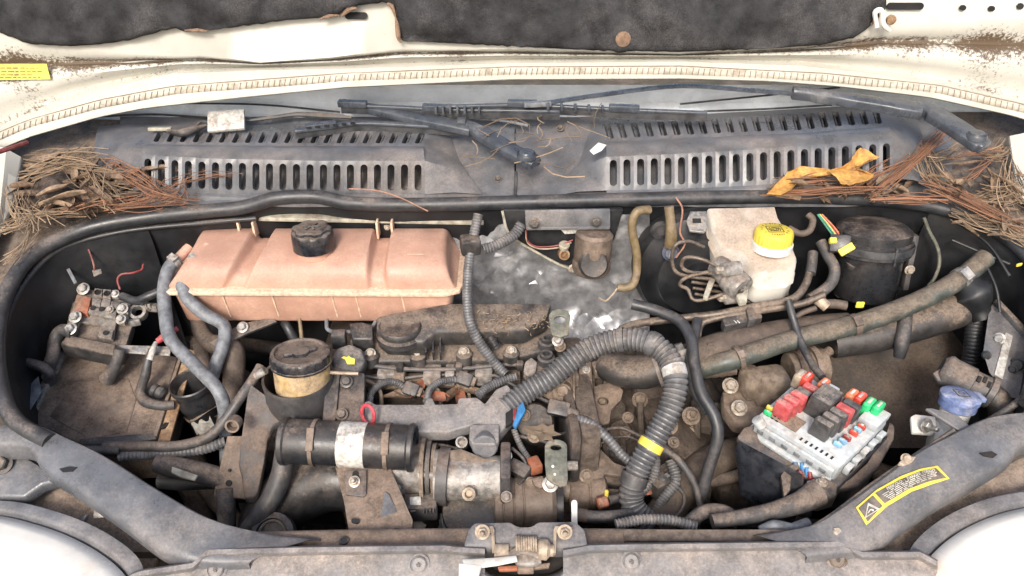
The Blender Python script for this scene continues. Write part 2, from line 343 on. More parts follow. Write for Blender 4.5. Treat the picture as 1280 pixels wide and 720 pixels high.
def text(parent, body, M, size, m, name='lettering', depth=0.0004):
    c = bpy.data.curves.new(name, 'FONT'); c.body = body; c.size = size; c.extrude = depth; c.align_x = 'CENTER'; c.align_y = 'CENTER'; c.resolution_u = 2
    t = bpy.data.objects.new('tmp', c); COL.objects.link(t)
    dg = bpy.context.evaluated_depsgraph_get(); me = bpy.data.meshes.new_from_object(t.evaluated_get(dg)); bpy.data.objects.remove(t)
    me.transform(M); me.transform(Matrix.Translation(-ORG[parent.name]))
    me.materials.clear(); me.materials.append(MATS[m]); me.name = name
    o = bpy.data.objects.new(name, me); COL.objects.link(o); o.parent = parent; ORG[o.name] = ORG[parent.name].copy(); return o
# ================================================================ setting
def tab(t, x):
    if x <= t[0][0]: return t[0][1]
    for (a, p), (b, q) in zip(t, t[1:]):
        if x <= b: u = (x-a)/(b-a); return p+(q-p)*u
    return t[-1][1]
def structure(o): o['kind'] = 'structure'; return o
structure(MB().add([(-30,-30,0),(30,-30,0),(30,30,0),(-30,30,0)], [(0,1,2,3)]).build('ground', 'grass_ground'))
SEAL = [(62,552),(18,525),(0,480),(-4,425),(8,366),(42,318),(105,287),(180,272),(255,264),(305,259),(345,248),(395,246),(440,254),(520,256),(640,253),(760,250),(880,247),(1000,246),(1100,250),(1165,258),(1215,273),(1258,297),(1290,330),(1305,390),(1300,450),(1285,505)]
SP_ = spline(qs(SEAL), 6)
# walls that hang below the seal
def wall(name, i0, i1, m, inset, drop=0.85):
    rows = []
    seg = SP_[i0:i1+1]; c = Vector((0, 0.95, 0))
    for f, k in ((0.012, 0.0), (0.05, 0.012), (0.2, 0.03), (0.45, 0.06), (drop, 0.08)):
        r = []
        for p in seg:
            d = (c - Vector((p.x, p.y, 0))); d.normalize()
            r.append(p + Vector((d.x*k*inset, d.y*k*inset, -f)))
        rows.append(r)
    return structure(MB().loft(rows).build(name, m))
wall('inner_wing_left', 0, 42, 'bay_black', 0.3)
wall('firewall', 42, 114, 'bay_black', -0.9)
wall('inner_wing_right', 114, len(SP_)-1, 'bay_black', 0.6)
# front bulkhead below the crossmember and the dim floor pan
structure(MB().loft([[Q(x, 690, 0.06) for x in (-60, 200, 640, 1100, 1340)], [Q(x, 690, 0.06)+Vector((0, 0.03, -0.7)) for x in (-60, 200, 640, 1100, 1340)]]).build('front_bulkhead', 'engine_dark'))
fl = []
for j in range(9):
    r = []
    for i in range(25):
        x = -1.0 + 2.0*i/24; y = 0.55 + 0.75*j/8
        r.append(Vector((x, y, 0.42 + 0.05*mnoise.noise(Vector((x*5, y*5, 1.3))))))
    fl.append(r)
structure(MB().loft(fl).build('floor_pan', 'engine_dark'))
# wing top panels below the leaf litter at both rear corners
structure(MB().prism(qs([(-170,140,.02),(150,150,.02),(250,190,.02),(250,258,.02),(180,266,.02),(105,281,.02),(40,312,.02),(2,366,.02),(-14,430,.02),(-170,470,.02)]), (0,0,-.02)).build('wing_top_left', 'black_dusty'))
structure(MB().prism(qs([(935,246,.02),(1000,240,.02),(1100,244,.02),(1165,252,.02),(1215,267,.02),(1260,291,.02),(1296,330,.02),(1312,400,.02),(1470,420,.02),(1470,140,.02),(1130,140,.02)]), (0,0,-.02)).build('wing_top_right', 'black_dusty'))
# white painted wing flanges
t = thing('fender', 'white painted wing flange beside the leaf litter under the yellow sticker corner', 'fender', Q(0, 300, .02))
MB().loft([[Q(-160,150,-.06),Q(-160,430,-.02)],[Q(-20,176,-.055),Q(-30,350,-.012)],[Q(8,186,-.05),Q(-4,300,-.008)],[Q(26,196,-.03),Q(14,262,-.005)],[Q(34,205,.02),Q(20,258,.02)]], (0,0,-.004)).build('panel', 'mud_paint', t, attr=[.1]*40)
MB().tube(spline([PZ(-20,196,1.36),PZ(10,186,1.355),PZ(34,178,1.35)]), .004, 8).build('red_strip', 'red_wire', t)
t = thing('fender', 'white painted wing flange behind the pine needles near the wiper pivot cap', 'fender', Q(1280, 260, .02))
MB().loft([[Q(1480,150,-.05),Q(1480,330,-.02)],[Q(1330,160,-.05),Q(1330,290,-.02)],[Q(1286,165,-.045),Q(1292,262,-.01)],[Q(1262,170,-.03),Q(1272,240,-.005)],[Q(1254,180,.02),Q(1264,232,.02)]], (0,0,-.004)).build('panel', 'mud_paint', t, attr=[.1]*40)
# ================================================================ raised bonnet
EDGE = [(-260,330),(0,186),(36,171),(123,146),(180,135),(307,121),(430,109),(637,99),(850,98),(960,101),(1052,108),(1160,121),(1265,144),(1290,152),(1540,240)]
SEAM = [(-260,310),(0,170),(36,155),(126,130),(217,113),(430,97),(637,89),(850,88),(1030,97),(1175,112),(1280,136),(1540,215)]
CREA = [(-260,300),(0,160),(60,134),(90,121),(145,106),(217,91),(325,87),(430,85),(637,78),(850,76),(1000,81),(1100,92),(1180,104),(1280,128),(1540,205)]
TROU = [(-260,150),(0,84),(72,81),(253,75),(325,80),(420,75),(500,67),(640,66),(850,69),(1000,63),(1100,54),(1280,56),(1540,100)]
XS = [-260 + 15*i for i in range(121)]
bon = thing('bonnet', 'raised white bonnet seen from inside with muddy channel and torn felt lining', 'bonnet', BP(640, 100))
rows = []; att = []
def brow(f, off, mud):
    rows.append([BP(x, f(x), off + 0.002*mnoise.noise(Vector((x*.01, f(x)*.02, 5)))) for x in XS])
    for x in XS:
        c = max(0, 1-abs(x-60)/130)*.15 + max(0, 1-abs(x-1225)/110)*.12
        att.append(mud*(1 + .35*mnoise.noise(Vector((x*.02, 0, 0)))) + (c if mud > .15 else 0))
brow(lambda x: tab(EDGE,x)+1, -.006, 0); brow(lambda x: tab(EDGE,x), .004, 0); brow(lambda x: tab(EDGE,x)-6, .006, .05)
brow(lambda x: tab(SEAM,x)+4, .004, .1); brow(lambda x: tab(SEAM,x)-4, .004, .2); brow(lambda x: tab(CREA,x)+1, .006, .2)
brow(lambda x: tab(CREA,x)-4, -.012, .45)
for k, o, md in ((.18, -.010, .3), (.35, .002, .3), (.6, .010, .40), (.8, .008, .60), (.93, .000, .82), (1.0, -.012, 1.05), (1.12, -.012, .75), (1.3, .004, .36), (1.6, .008, .1)):
    brow(lambda x, k=k: tab(CREA,x)-4 + (tab(TROU,x)-tab(CREA,x)+4)*k, o, md)
for py in (0, -60, -200, -420): brow(lambda x, py=py: min(py, tab(TROU,x)-25), 0.0, 0)
MB().loft(rows, (0, .022, .004)).build('inner_panel', 'mud_paint', bon, attr=att, ang=50)
# ribbed seam sealer along the hem
b = MB(); ss = []
x = -240
P0 = [BP(x, tab(SEAM,x)+5, .0045) for x in XS]; P1 = [BP(x, tab(SEAM,x)-5, .0045) for x in XS]
b.loft([[p+Vector((0,-.0005,0)) for p in P0], [p.lerp(q,.3)+Vector((0,-.003,0)) for p, q in zip(P0,P1)], [p.lerp(q,.7)+Vector((0,-.003,0)) for p, q in zip(P0,P1)], [p+Vector((0,-.0005,0)) for p in P1]])
sb = b.build('sealer_bead', 'sealer', bon)
b = MB(); x = -230
while x < 1500:
    a = BP(x, tab(SEAM,x)+4.5, .0078); c = BP(x+1.5, tab(SEAM,x)-3.5, .0078)
    b.tube([a, c], .0007, 5); x += 7.2 + random.uniform(-.8, .8)
b.build('bead_rib', 'sealer_line', sb, kind='stuff')
b = MB(); b.tube([BP(x, tab(SEAM,x)-5.5, .0050) for x in XS], .0010, 5); b.build('bead_edge', 'sealer_line', sb)
# felt lining with a torn notch
FELT = [(-260,-20),(-100,12),(-30,30),(0,41),(36,55),(90,58),(130,55),(162,50),(205,38),(219,35),(231,40),(262,38),(300,33),(361,25),(405,22),(424,19),(430,12),(438,11),(448,7),(470,4),(481,2),(490,7),(494,20),(497,40),(499,51),(540,53),(600,56),(640,58),(700,61),(765,64),(775,66),(790,64),(850,65),(958,61),(1030,56),(1067,47),(1080,40),(1089,31),(1097,22),(1104,16),(1109,8),(1112,-40)]
fx = [-260+6*i for i in range(229)]; fx = [x for x in fx if x <= 1111]
rows = []
for dy, off in ((0, .006), (-.5, .022), (-3, .027), (-9, .029), (-18, .03), (-32, .031), (-50, .031), (-75, .031), (-110, .031), (-170, .03), (-330, .028)):
    r = []
    for x in fx:
        py = tab(FELT, x) + dy + (0 if dy < -3 else 1.6*mnoise.noise(Vector((x*.16, 2, 0))))
        off2 = off + (.014*mnoise.noise(Vector((x*.013, py*.02, 3))) + .008*mnoise.noise(Vector((x*.04+.4*py*.03, py*.05, 7))) if dy < -1 else 0)
        r.append(BP(x, py, off2))
    rows.append(r)
fl = MB().loft(rows, (0, .003, 0)).build('felt_lining', 'felt', bon, ang=80, label='black felt lining with torn lower edge')
b = MB()
for (pts, r) in (([(427,20),(436,12),(446,10)], 3.4), ([(484,4),(491,9),(495,22)], 3.2), ([(495,22),(497,36),(499,50),(503,52)], 3.0), ([(400,24),(412,20),(424,19)], 2.6), ([(231,38),(246,38),(260,39)], 2.6), ([(1089,31),(1096,22),(1103,14)], 2.6)):
    P = [BP(x, y, .027) for x, y in pts]; MB().tube(spline(P, 6), [mm(P[0], r*.5), mm(P[0], r), mm(P[0], r*.4)], 8, wob=.5).build('frayed_edge', 'felt_torn', fl)
b = MB(); p = BP(779, 49, .034); b.lathe(frame(p, (0,-1,.1)), [(.011,-.004),(.013,0),(.010,.0015),(.004,.001)], 14)
b.build('worn_hole', 'felt_torn', fl)
def stadium(p, ax, up, L, W, d=.002, seg=8):
    n = ax.cross(up).normalized(); pts = []
    for s in (1, -1):
        for k in range(seg+1):
            a = -math.pi/2 + math.pi*k/seg
            pts.append(p + ax*(s*(L/2-W/2) + s*math.cos(a)*W/2) + up*(s*math.sin(a)*W/2))
    return pts
for (px, py, L, W) in ((1132,8,46,8), (445,20,28,8), (1204,10,8,6), (1240,11,8,6), (1276,8,8,7)):
    p = BP(px, py, .0105); k = dep(p)/1000
    b = MB().prism(stadium(p, XX, Vector((0,.24,.97)), L*k, W*k), (0, .003, 0)); b.build('slot_shade', 'dark_hole', bon)  # near-black prisms laid on the panel, painting the dark of its slots
# yellow sticker
k = BP(30, 90, .016)
st = MB().prism([BP(-70,80,.017), BP(58,80,.017), BP(63,99,.017), BP(-70,101,.017)], (0,.0015,0)).build('sticker', 'yellow', bon, label='yellow warning sticker')
for i, (a, c, yy) in enumerate(((-60,48,85),(-60,52,89.5),(-60,40,93.5),(-60,50,97))):
    b = MB(); x = a
    while x < c:
        L = random.uniform(3, 9); q0, q1 = BP(x, yy, .0175), BP(min(c, x+L), yy, .0175); b.tube([q0, q1], .0007, 4); x += L+2
    b.build('print_line', 'ink', st)
# metal clip where the felt has come off
c = thing('felt_clip', 'small white and brown torn clip hanging at the felt lining end', 'clip', BP(1105, 25, .03))
MB().tube(spline([BP(1096,34,.035),BP(1094,16,.04),BP(1102,14,.04),BP(1104,30,.035),BP(1112,38,.03)]), [.004,.005,.003], 8, wob=.5).build('torn_tab', 'white_plastic', c)
MB().lathe(frame(BP(1113,24,.03),(0,-1,0)), [(.008,0),(.008,.006),(.003,.008)], 12).build('stud', 'rust', c)
# ================================================================ windscreen and cowl
ws = [[PZ(x, py, z) for x in range(60, 1300, 40)] for py, z in ((165, 1.262), (150, 1.277), (128, 1.30), (116, 1.322), (106, 1.345))]
wsc = thing('windscreen', 'pale dusty windscreen glass strip behind the wiper blades', 'windscreen', PZ(640, 130, 1.28))
MB().loft(ws, (0,.003,-.005)).build('glass', 'glass_dusty', wsc)
MB().tube(spline([PZ(120,146,1.289),PZ(190,143,1.29),PZ(260,147,1.288),PZ(330,150,1.286)]), .0022, 6).build('trim_line', 'rubber', wsc)
MB().tube(spline([PZ(235,129,1.312),PZ(330,131,1.308),PZ(425,140,1.298)]), .002, 6).build('trim_line', 'rubber', wsc)
MB().tube(spline([PZ(850,130,1.31),PZ(950,120,1.325),PZ(1050,109,1.35)]), .002, 6).build('trim_line', 'rubber', wsc)
MB().tube(spline([PZ(880,139,1.30),PZ(960,136,1.305),PZ(1040,131,1.315)]), .002, 6).build('trim_line', 'rubber', wsc)
cowl = thing('scuttle_cowl', 'grey plastic scuttle cowl with two rows of vent slots each side', 'cowl', PZ(640, 245, 1.2))
def interp(rowA, rowB, v): return [a.lerp(b, v) for a, b in zip(rowA, rowB)]
# valley between the two grilles
def valley(name, x0, x1, n):
    rows = []
    for py, y, z in ((256,1.235,None),(246,1.25,None),(225,1.29,None),(200,1.335,None),(175,1.385,None),(158,1.42,None),(146,1.45,None)):
        rows.append([PY(x0+(x1-x0)*i/n, py, y) + Vector((0,0,.003*mnoise.noise(Vector((i*.5, py*.02, 0))))) for i in range(n+1)])
    return MB().loft(rows, (0,0,-.004)).build(name, 'cowl_plastic', cowl, ang=50)
valley('centre_panel', 150, 643, 24); valley('centre_panel', 645, 1190, 24)
MB().tube([PY(644,246,1.249), PY(645,215,1.308)], .003, 6).build('seam', 'rubber', cowl)
for (px, py) in ((700,161),(622,225)):
    y = 1.29 + (225-py)/25*.045; p = PY(px, py, y); bolt(cowl, p+Vector((0,0,.002)), .005, 'black_dusty', hexa=False, name='rivet')
def slots(fn, n, a, v0, v1, depth, name, parent, seg=6, ins=None):
    """strip fn(u,v)->point with n stadium-shaped slots, slot half width a of a cell, between v0 and v1"""
    b = MB(); bars = MB()
    for i in range(n):
        uc = (i+.5)/n; hw = a/n; cellw = (fn(uc+.5/n,.5)-fn(uc-.5/n,.5)).length; cellh = (fn(uc,1)-fn(uc,0)).length
        rv = a*cellw/cellh                                     # end radius in v
        inner = []
        for s in (1, -1):
            for k in range(seg+1):
                an = math.pi*k/seg if s == 1 else math.pi + math.pi*k/seg
                vv = (v1-rv if s == 1 else v0+rv) + math.sin(an)*rv
                inner.append((uc + math.cos(an)*hw, vv))
        outer = []; m = len(inner)
        for j, (u, v) in enumerate(inner):
            s = 1 if j <= seg else -1; k = j if s == 1 else j-seg-1
            t = k/seg
            # walk along the rectangle edge
            half = [(uc+.5/n, (v1-rv)), (uc+.5/n, 1), (uc-.5/n, 1), (uc-.5/n, (v1-rv))] if s == 1 else [(uc-.5/n, (v0+rv)), (uc-.5/n, 0), (uc+.5/n, 0), (uc+.5/n, (v0+rv))]
            if t <= 1/6: q = (half[0][0], half[0][1]+(half[1][1]-half[0][1])*t*6)
            elif t >= 5/6: q = (half[3][0], half[2][1]+(half[3][1]-half[2][1])*(t-5/6)*6)
            else: q = (half[1][0]+(half[2][0]-half[1][0])*(t-1/6)/(4/6), half[1][1])
            outer.append(q)
        A = [fn(*q) for q in outer]; Bp = [fn(*q) for q in inner]
        nn = (fn(uc+.3/n,.5)-fn(uc-.3/n,.5)).cross(fn(uc,1)-fn(uc,0)).normalized()
        if nn.z < 0: nn = -nn
        L = [p + nn*.0016 for p in Bp]; Cc = [p - nn*depth for p in Bp]
        fs = [(j, (j+1) % m, m+(j+1) % m, m+j) for j in range(m)]
        fs += [(m+j, m+(j+1) % m, 2*m+(j+1) % m, 2*m+j) for j in range(m)]
        b.add(A+[p + (p-sum(Bp, Vector())/m).normalized()*-.0 for p in L]+Cc, fs)
        if ins:
            bars.tube([fn(uc, v0+rv*.3)-nn*.006, fn(uc, v1-rv*.3)-nn*.006], .0016, 5)
    o = b.build(name, 'cowl_plastic', parent, ang=35)
    if ins: bars.build('slot_bars', 'cowl_plastic', o)
    return o
def pod(side, x0, x1, T):
    """T: dict of tables (px -> py) for bottom, ft (face top), sh (shoulder), ul (upper low), uh (upper high), bk (back), zu (upper surface z)"""
    n = 20; X = [x0+(x1-x0)*i/n for i in range(n+1)]
    zu = lambda x: tab(T['zu'], x)
    F = lambda key: (lambda x: tab(T[key], x))
    def ptB(x): return PY(x, tab(T['bt'], x), 1.252)
    def ptF(x): p = PZ(x, tab(T['ft'], x), zu(x)-.004); return p
    def ptU(x): return PZ(x, tab(T['ul'], x), zu(x))
    def ptH(x): return PZ(x, tab(T['uh'], x), zu(x))
    def ptK(x): return PZ(x, tab(T['bk'], x), zu(x)-.002)
    p = thing  # noqa
    fs0 = T['fx']; us0 = T['ux']
    g = slots(lambda u, v: ptB(fs0[0]+(fs0[1]-fs0[0])*u).lerp(ptF(fs0[0]+(fs0[1]-fs0[0])*u), v), 21, .26, T['fv'][0], T['fv'][1], .012, 'lower_grille', cowl)
    sl = T['slant']
    slots(lambda u, v: (lambda xa, xb: ptU(xa).lerp(ptH(xb), v))(us0[0]+(us0[1]-us0[0])*u, us0[0]+sl+(us0[1]-us0[0])*u), 21, .25, .12, .88, .010, 'upper_grille', cowl, ins=True)
    b = MB()
    fx = [fs0[0]+(fs0[1]-fs0[0])*i/n for i in range(n+1)]; ux = [us0[0]+(us0[1]-us0[0])*i/n for i in range(n+1)]
    # below the face, shoulder, rear strip
    b.loft([[ptB(x)+Vector((0,-.012,-.018)) for x in fx], [ptB(x)+Vector((0,-.006,-.003)) for x in fx], [ptB(x) for x in fx]])
    sh = [[ptF(x) for x in fx]]
    for k in (.2, .45, .7): sh.append([ptF(x).lerp(ptU(y), k) + Vector((0, 0, .006*math.sin(math.pi*k))) for x, y in zip(fx, ux)])
    sh.append([ptU(y) for y in ux]); b.loft(sh)
    b.loft([[ptH(y+sl) for y in ux], [ptK(y+sl) for y in ux], [ptK(y+sl)+Vector((0,.01,-.03)) for y in ux]])
    # end faces
    for e in (0, -1):
        inn = (ptB(fx[e])-ptB(fx[e//1 if e == 0 else -1]))
        out = T['ends'][0 if e == 0 else 1]
        L = [ptB(fx[e]), ptF(fx[e]), ptU(ux[e]), ptH(ux[e]+sl), ptK(ux[e]+sl)]
        R = [PY(px, py, y) for px, py, y in out]
        b.loft([L, [a.lerp(c, .5)+Vector((0,0,.004)) for a, c in zip(L, R)], R])
    b.build('grille_surround', 'cowl_plastic', cowl, ang=40)
pod('l', 178, 531, dict(bt=[(170,238),(300,243),(531,243)], ft=[(170,193),(260,198),(400,201),(531,201)], ul=[(170,180),(300,182),(531,183)], uh=[(170,163),(531,163)], bk=[(170,156),(531,157)],
    zu=[(170,1.287),(531,1.287)], fx=(177,531), ux=(186,529), fv=(.12,.90), slant=9,
    ends=([(128,240,1.252),(122,205,1.30),(118,186,1.34),(120,168,1.375),(124,158,1.41)], [(604,243,1.252),(588,222,1.29),(574,200,1.335),(566,178,1.375),(556,160,1.41)])))
pod('r', 758, 1116, dict(bt=[(758,238),(850,236),(938,232),(1007,227),(1116,223)], ft=[(758,196),(853,192),(938,187),(1007,182),(1116,174)], ul=[(756,178),(848,173),(933,169),(1000,167),(1050,162),(1110,158)], uh=[(756,153),(848,149),(933,144),(1000,141),(1050,136),(1110,134)], bk=[(756,148),(848,144),(1000,136),(1110,130)],
    zu=[(758,1.287),(1000,1.302),(1116,1.312)], fx=(758,1116), ux=(756,1108), fv=(.12,.90), slant=-7,
    ends=([(688,246,1.252),(704,224,1.29),(722,203,1.335),(732,180,1.375),(738,162,1.41)], [(1165,232,1.25),(1162,200,1.30),(1156,180,1.34),(1150,160,1.40),(1146,148,1.43)])))
# near-black sheet under the slots, standing for the shade in the plenum
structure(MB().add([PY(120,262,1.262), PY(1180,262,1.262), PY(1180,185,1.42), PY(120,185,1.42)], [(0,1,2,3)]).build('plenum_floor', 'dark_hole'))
for nm, px, py, z in (('cowl_screw',152,162,1.276),):
    t = thing(nm, 'round screw washer on the pale cowl end left of the white tag', 'screw', PZ(px,py,z)); bolt(t, PZ(px,py,z), .006, 'steel', hexa=False, name='head')
# rubber bonnet seal along the bay rim
o = MB().tube(SP_, .0125, 14).build('bonnet_seal', 'rubber'); tag(o, 'thick black rubber bonnet seal arching round the rear of the engine bay', 'seal')
hose('seal_lip', None, [(30,560,.02),(-2,480,.02),(4,415,.02),(30,355,.02),(75,312,.02),(150,290,.02),(250,279,.02),(320,273,.02)], 3, 'rubber', o)
# ================================================================ wipers
def bar(pts, w, t, b=None, up=UP):
    P = [Vector(p) for p in pts]; n = len(P); vs = []; b = b or MB()
    for i, p in enumerate(P):
        tg = (P[min(i+1,n-1)]-P[max(i-1,0)]).normalized(); s = tg.cross(up).normalized(); u = s.cross(tg)
        ww = w[i] if isinstance(w, (list, tuple)) else w; tt = t[i] if isinstance(t, (list, tuple)) else t
        vs += [p+s*ww/2-u*tt/2, p+s*ww/2+u*tt*.25, p+s*ww*.3+u*tt/2, p-s*ww*.3+u*tt/2, p-s*ww/2+u*tt*.25, p-s*ww/2-u*tt/2]
    fs = [(i*6+k, i*6+(k+1) % 6, (i+1)*6+(k+1) % 6, (i+1)*6+k) for i in range(n-1) for k in range(6)] + [tuple(reversed(range(6))), tuple((n-1)*6+k for k in range(6))]
    return b.add(vs, fs)
a = thing('windscreen_wiper', 'short black wiper arm bent at its hinge with pivot cap on the cowl centre', 'wiper', PZ(657,197,1.26))
bar(spline([PZ(670,205,1.283),PZ(660,198,1.288),PZ(640,188,1.296),PZ(612,172,1.303),PZ(592,160,1.306),PZ(575,155,1.308)],4), [.028]*2+[.038]*5+[.034]*8+[.026]*6, .016).build('pivot_arm', 'wiper', a, bevel=.002)
bar(spline([PZ(590,161,1.304),PZ(560,155,1.308),PZ(510,145,1.312),PZ(465,136,1.316),PZ(428,129,1.318)],4), [.034]*3+[.032]*6+[.024]*4+[.014]*4, .016).build('blade_arm', 'wiper', a, bevel=.002)
MB().box(frame(PZ(577,154,1.312),UP), .016,.024,.016).build('hinge', 'wiper', a, bevel=.002)
MB().lathe(frame(PZ(658,197,1.293)), [(.017,0),(.017,.006),(.0155,.009),(.0150,.007),(.0145,.005),(.0138,.010),(.012,.012),(.004,.013)], 24).build('pivot_cap', 'wiper', a)
def blade(name, label, pts, z0, m='wiper', clips=(), w=.009):
    P = spline([PZ(x,y,z0) for x, y in pts], 5)
    t = thing(name, label, 'wiper', P[0])
    bar(P, w, .006).build('spine', m, t, bevel=.001)
    bar([p-Vector((0,0,.009)) for p in P], .004, .014).build('rubber_lip', 'rubber', t)
    for i in clips:
        p = P[min(i, len(P)-2)]; tg = (P[min(i+1,len(P)-1)]-p).normalized()
        MB().box(frame(p+Vector((0,0,.003)), UP, tg), .055, .014, .012).build('clip', m, t, bevel=.002)
    return t, P
t, P = blade('wiper_refill', 'long black wiper blade lying across the cowl above the bent arm', [(426,131),(500,134),(560,137),(640,138),(700,139)], 1.325, clips=(1, 9))
for k in range(7):
    MB().box(frame(PZ(545+k*9,137.5,1.331),UP), .004,.012,.012).build('bridge', 'wiper', t, bevel=.001)
t, P = blade('wiper_refill', 'black wiper blade with open bridges beside the right hand vent slots', [(560,133),(640,131),(700,133),(780,137),(884,141)], 1.332, clips=(6, 15))
for k in range(5):
    MB().box(frame(PZ(685+k*17,133+k*.8,1.338),UP), .005,.012,.012).build('bridge', 'wiper', t, bevel=.001)
t, P = blade('loose_wiper', 'slotted black wiper blade resting on the upper vent slots under the bent arm', [(368,163),(410,158),(452,153),(520,156),(590,160)], 1.304, clips=(4,), w=.014)
for k in range(6):
    MB().box(frame(PZ(386+k*11,159.5-k*1.1,1.309),UP), .008,.004,.003).build('bridge', 'dark_hole', t)
hose2 = lambda name, label, pts, r, m, parent=None, cat='rod': (lambda o: tag(o, label, cat) if parent is None else o)(MB().tube(spline([PZ(*p) for p in pts],6), r, 8).build(name, m, parent))
hose2('washer_tube', 'thin grey washer tube running from the white tag to the wiper blade', [(300,152,1.30),(340,147,1.302),(372,143,1.304),(410,145,1.304),(440,147,1.304)], [.0025,.004,.006,.003], 'hose_dark', cat='tube')
hose2('washer_tube', 'thin pale rod lying beside the bent wiper arm hinge', [(590,148,1.305),(625,150,1.302),(660,157,1.295)], .003, 'hose_grey', cat='tube')
a = thing('windscreen_wiper', 'long black wiper arm reaching from the pivot cap beside the pine needles', 'wiper', PZ(1217,172,1.31))
bar(spline([PZ(1232,184,1.338),PZ(1221,177,1.342),PZ(1205,165,1.35),PZ(1180,149,1.357),PZ(1160,137,1.362),PZ(1146,132,1.364)],4), [.030]*2+[.042]*5+[.044]*8+[.032]*6, .018).build('pivot_arm', 'wiper', a, bevel=.002)
bar(spline([PZ(1150,138,1.361),PZ(1110,132,1.365),PZ(1060,124,1.37),PZ(1020,119,1.374),PZ(990,116,1.376)],4), [.040]*4+[.034]*5+[.028]*4+[.018]*4, .020).build('blade_arm', 'wiper', a, bevel=.002)
bar(spline([PZ(996,117,1.376),PZ(930,112,1.374),PZ(850,107,1.372),PZ(760,117,1.355),PZ(665,131,1.335)],4), [.013]*17, .005).build('rod', 'wiper', a)
MB().lathe(frame(PZ(1219,173,1.348)), [(.017,0),(.017,.006),(.0155,.009),(.0135,.007),(.012,.011),(.004,.0125)], 24).build('pivot_cap', 'wiper', a)
MB().box(frame(PZ(672,130,1.34),UP,(1,.12,0)), .05,.012,.009).build('hook', 'hose_grey', a, bevel=.002)
# white tag and broken nozzle on the left
MB_ = MB().box(frame(PZ(283,151,1.31), Vector((.05,-.55,.8)), Vector((1,.16,0))), .066,.042,.008)
tag(MB_.build('white_tag', 'sticker_white', None, .0015), 'blank white rectangular tag standing on the cowl beside the vent slots', 'tag')
t = thing('washer_nozzle', 'broken grey washer nozzle on the cowl left of the white tag', 'nozzle', PZ(230,160,1.29))
MB().box(frame(PZ(200,161,1.298),UP,(1,.04,0)), .042,.008,.006).build('strip', 'clip_beige', t, bevel=.001)
MB().tube(spline([PZ(210,164,1.296),PZ(228,166,1.298),PZ(243,162,1.300),PZ(258,157,1.302)],5), [.004,.008,.007,.003], 10).build('body', 'black_dusty', t)
MB().tube(spline([PZ(243,160,1.302),PZ(252,152,1.306),PZ(262,154,1.306)],5), .003, 8).build('hook', 'hose_dark', t)
# ================================================================ engine bay: shared little makers
def ibox(name, px, py, h, size, m, parent, rz=0.0, rx=0.0, ry=0.0, bevel=.002, label=None):
    M = Matrix.Translation(Q(px, py, h)) @ Matrix.Rotation(math.radians(rz),4,'Z') @ Matrix.Rotation(math.radians(rx),4,'X') @ Matrix.Rotation(math.radians(ry),4,'Y')
    return MB().box(M, *size).build(name, m, parent, bevel, label=label)
def rod(name, a, b_, prof, m, parent, seg=24, bevel=0, label=None, **k):
    """lathe along a->b; prof: list of (radius, 0..1)"""
    A, B = Vector(a), Vector(b_); L = (B-A).length
    return MB().lathe(frame(A, B-A), [(r, z*L) for r, z in prof], seg, **k).build(name, m, parent, bevel, ang=30, label=label)
def qrod(name, p0, p1, rpx, m, parent, seg=24, prof=None, **k):
    A, B = Q(*p0), Q(*p1); r = mm(A, rpx)
    return rod(name, A, B, prof and [(r*x, z) for x, z in prof] or [(r*.94,0),(r,.02),(r,.98),(r*.94,1)], m, parent, seg, **k)
# ================================================================ engine block (fills the deep bay)
eng = thing('engine_block', 'brown dusty engine block and gearbox castings deep between the hoses', 'engine', (0, .95, .45))
def lump(name, px, py, h, size, m='engine_dirt_shaded', rz=0, rx=0, bevel=.008): return ibox(name, px, py, h, size, m, eng, rz, rx, 0, bevel)
lump('crankcase', 560, 520, .43, (.46,.26,.34), 'engine_dark')
lump('cylinder_head', 565, 470, .275, (.36,.15,.10), 'engine_dirt_shaded')
lump('gearbox_case', 790, 560, .42, (.22,.26,.22), 'engine_dirt_shaded', 8)
lump('gearbox_end', 900, 560, .46, (.16,.24,.18), 'engine_dirt_shaded', -6)
lump('bell_housing', 722, 540, .25, (.035,.24,.24), 'engine_dirt_shaded', 4)
lump('bell_flange', 706, 535, .215, (.018,.24,.20), 'engine_dark', 4)
lump('sump_rail', 560, 650, .30, (.34,.05,.10), 'engine_dirt_shaded')
lump('lower_case', 420, 560, .36, (.2,.2,.2), 'engine_dark')
for px, py, h, s, rz in ((760,515,.27,(.05,.05,.06),15),(735,470,.24,(.05,.06,.05),0),(780,600,.27,(.07,.06,.05),-10),(840,560,.29,(.06,.08,.05),20),(850,610,.3,(.1,.05,.06),0),(745,625,.26,(.09,.05,.05),5),(880,530,.3,(.06,.07,.06),-15),(820,520,.30,(.07,.05,.05),25),(915,600,.33,(.08,.08,.05),10),(700,640,.25,(.06,.04,.05),0),(770,450,.26,(.06,.05,.07),10),(960,575,.33,(.1,.07,.05),-20)):
    lump('casting_lug', px, py, h, s, 'engine_dirt_shaded', rz)
for i in range(7):   # cast ribs on the gearbox
    P = qs([(752+i*24, 505+6*(i % 2), .252), (760+i*22, 600, .262)]); MB().tube(spline(P,6), .006, 8, wob=.3).build('casting_rib', 'engine_dirt_shaded', eng)
for px, py, h, r in ((763,478,.23,6),(758,492,.225,5),(745,555,.21,5),(838,505,.26,6),(842,520,.25,7),(862,540,.26,6),(800,500,.27,7),(862,580,.27,5),(735,640,.22,6),(782,540,.25,5),(718,600,.2,6)):
    bpx(eng, px, py, h, r, m='alloy_brown')
qrod('oil_canister', (795,455,.27),(812,470,.33), 20, 'engine_dirt_shaded', eng)
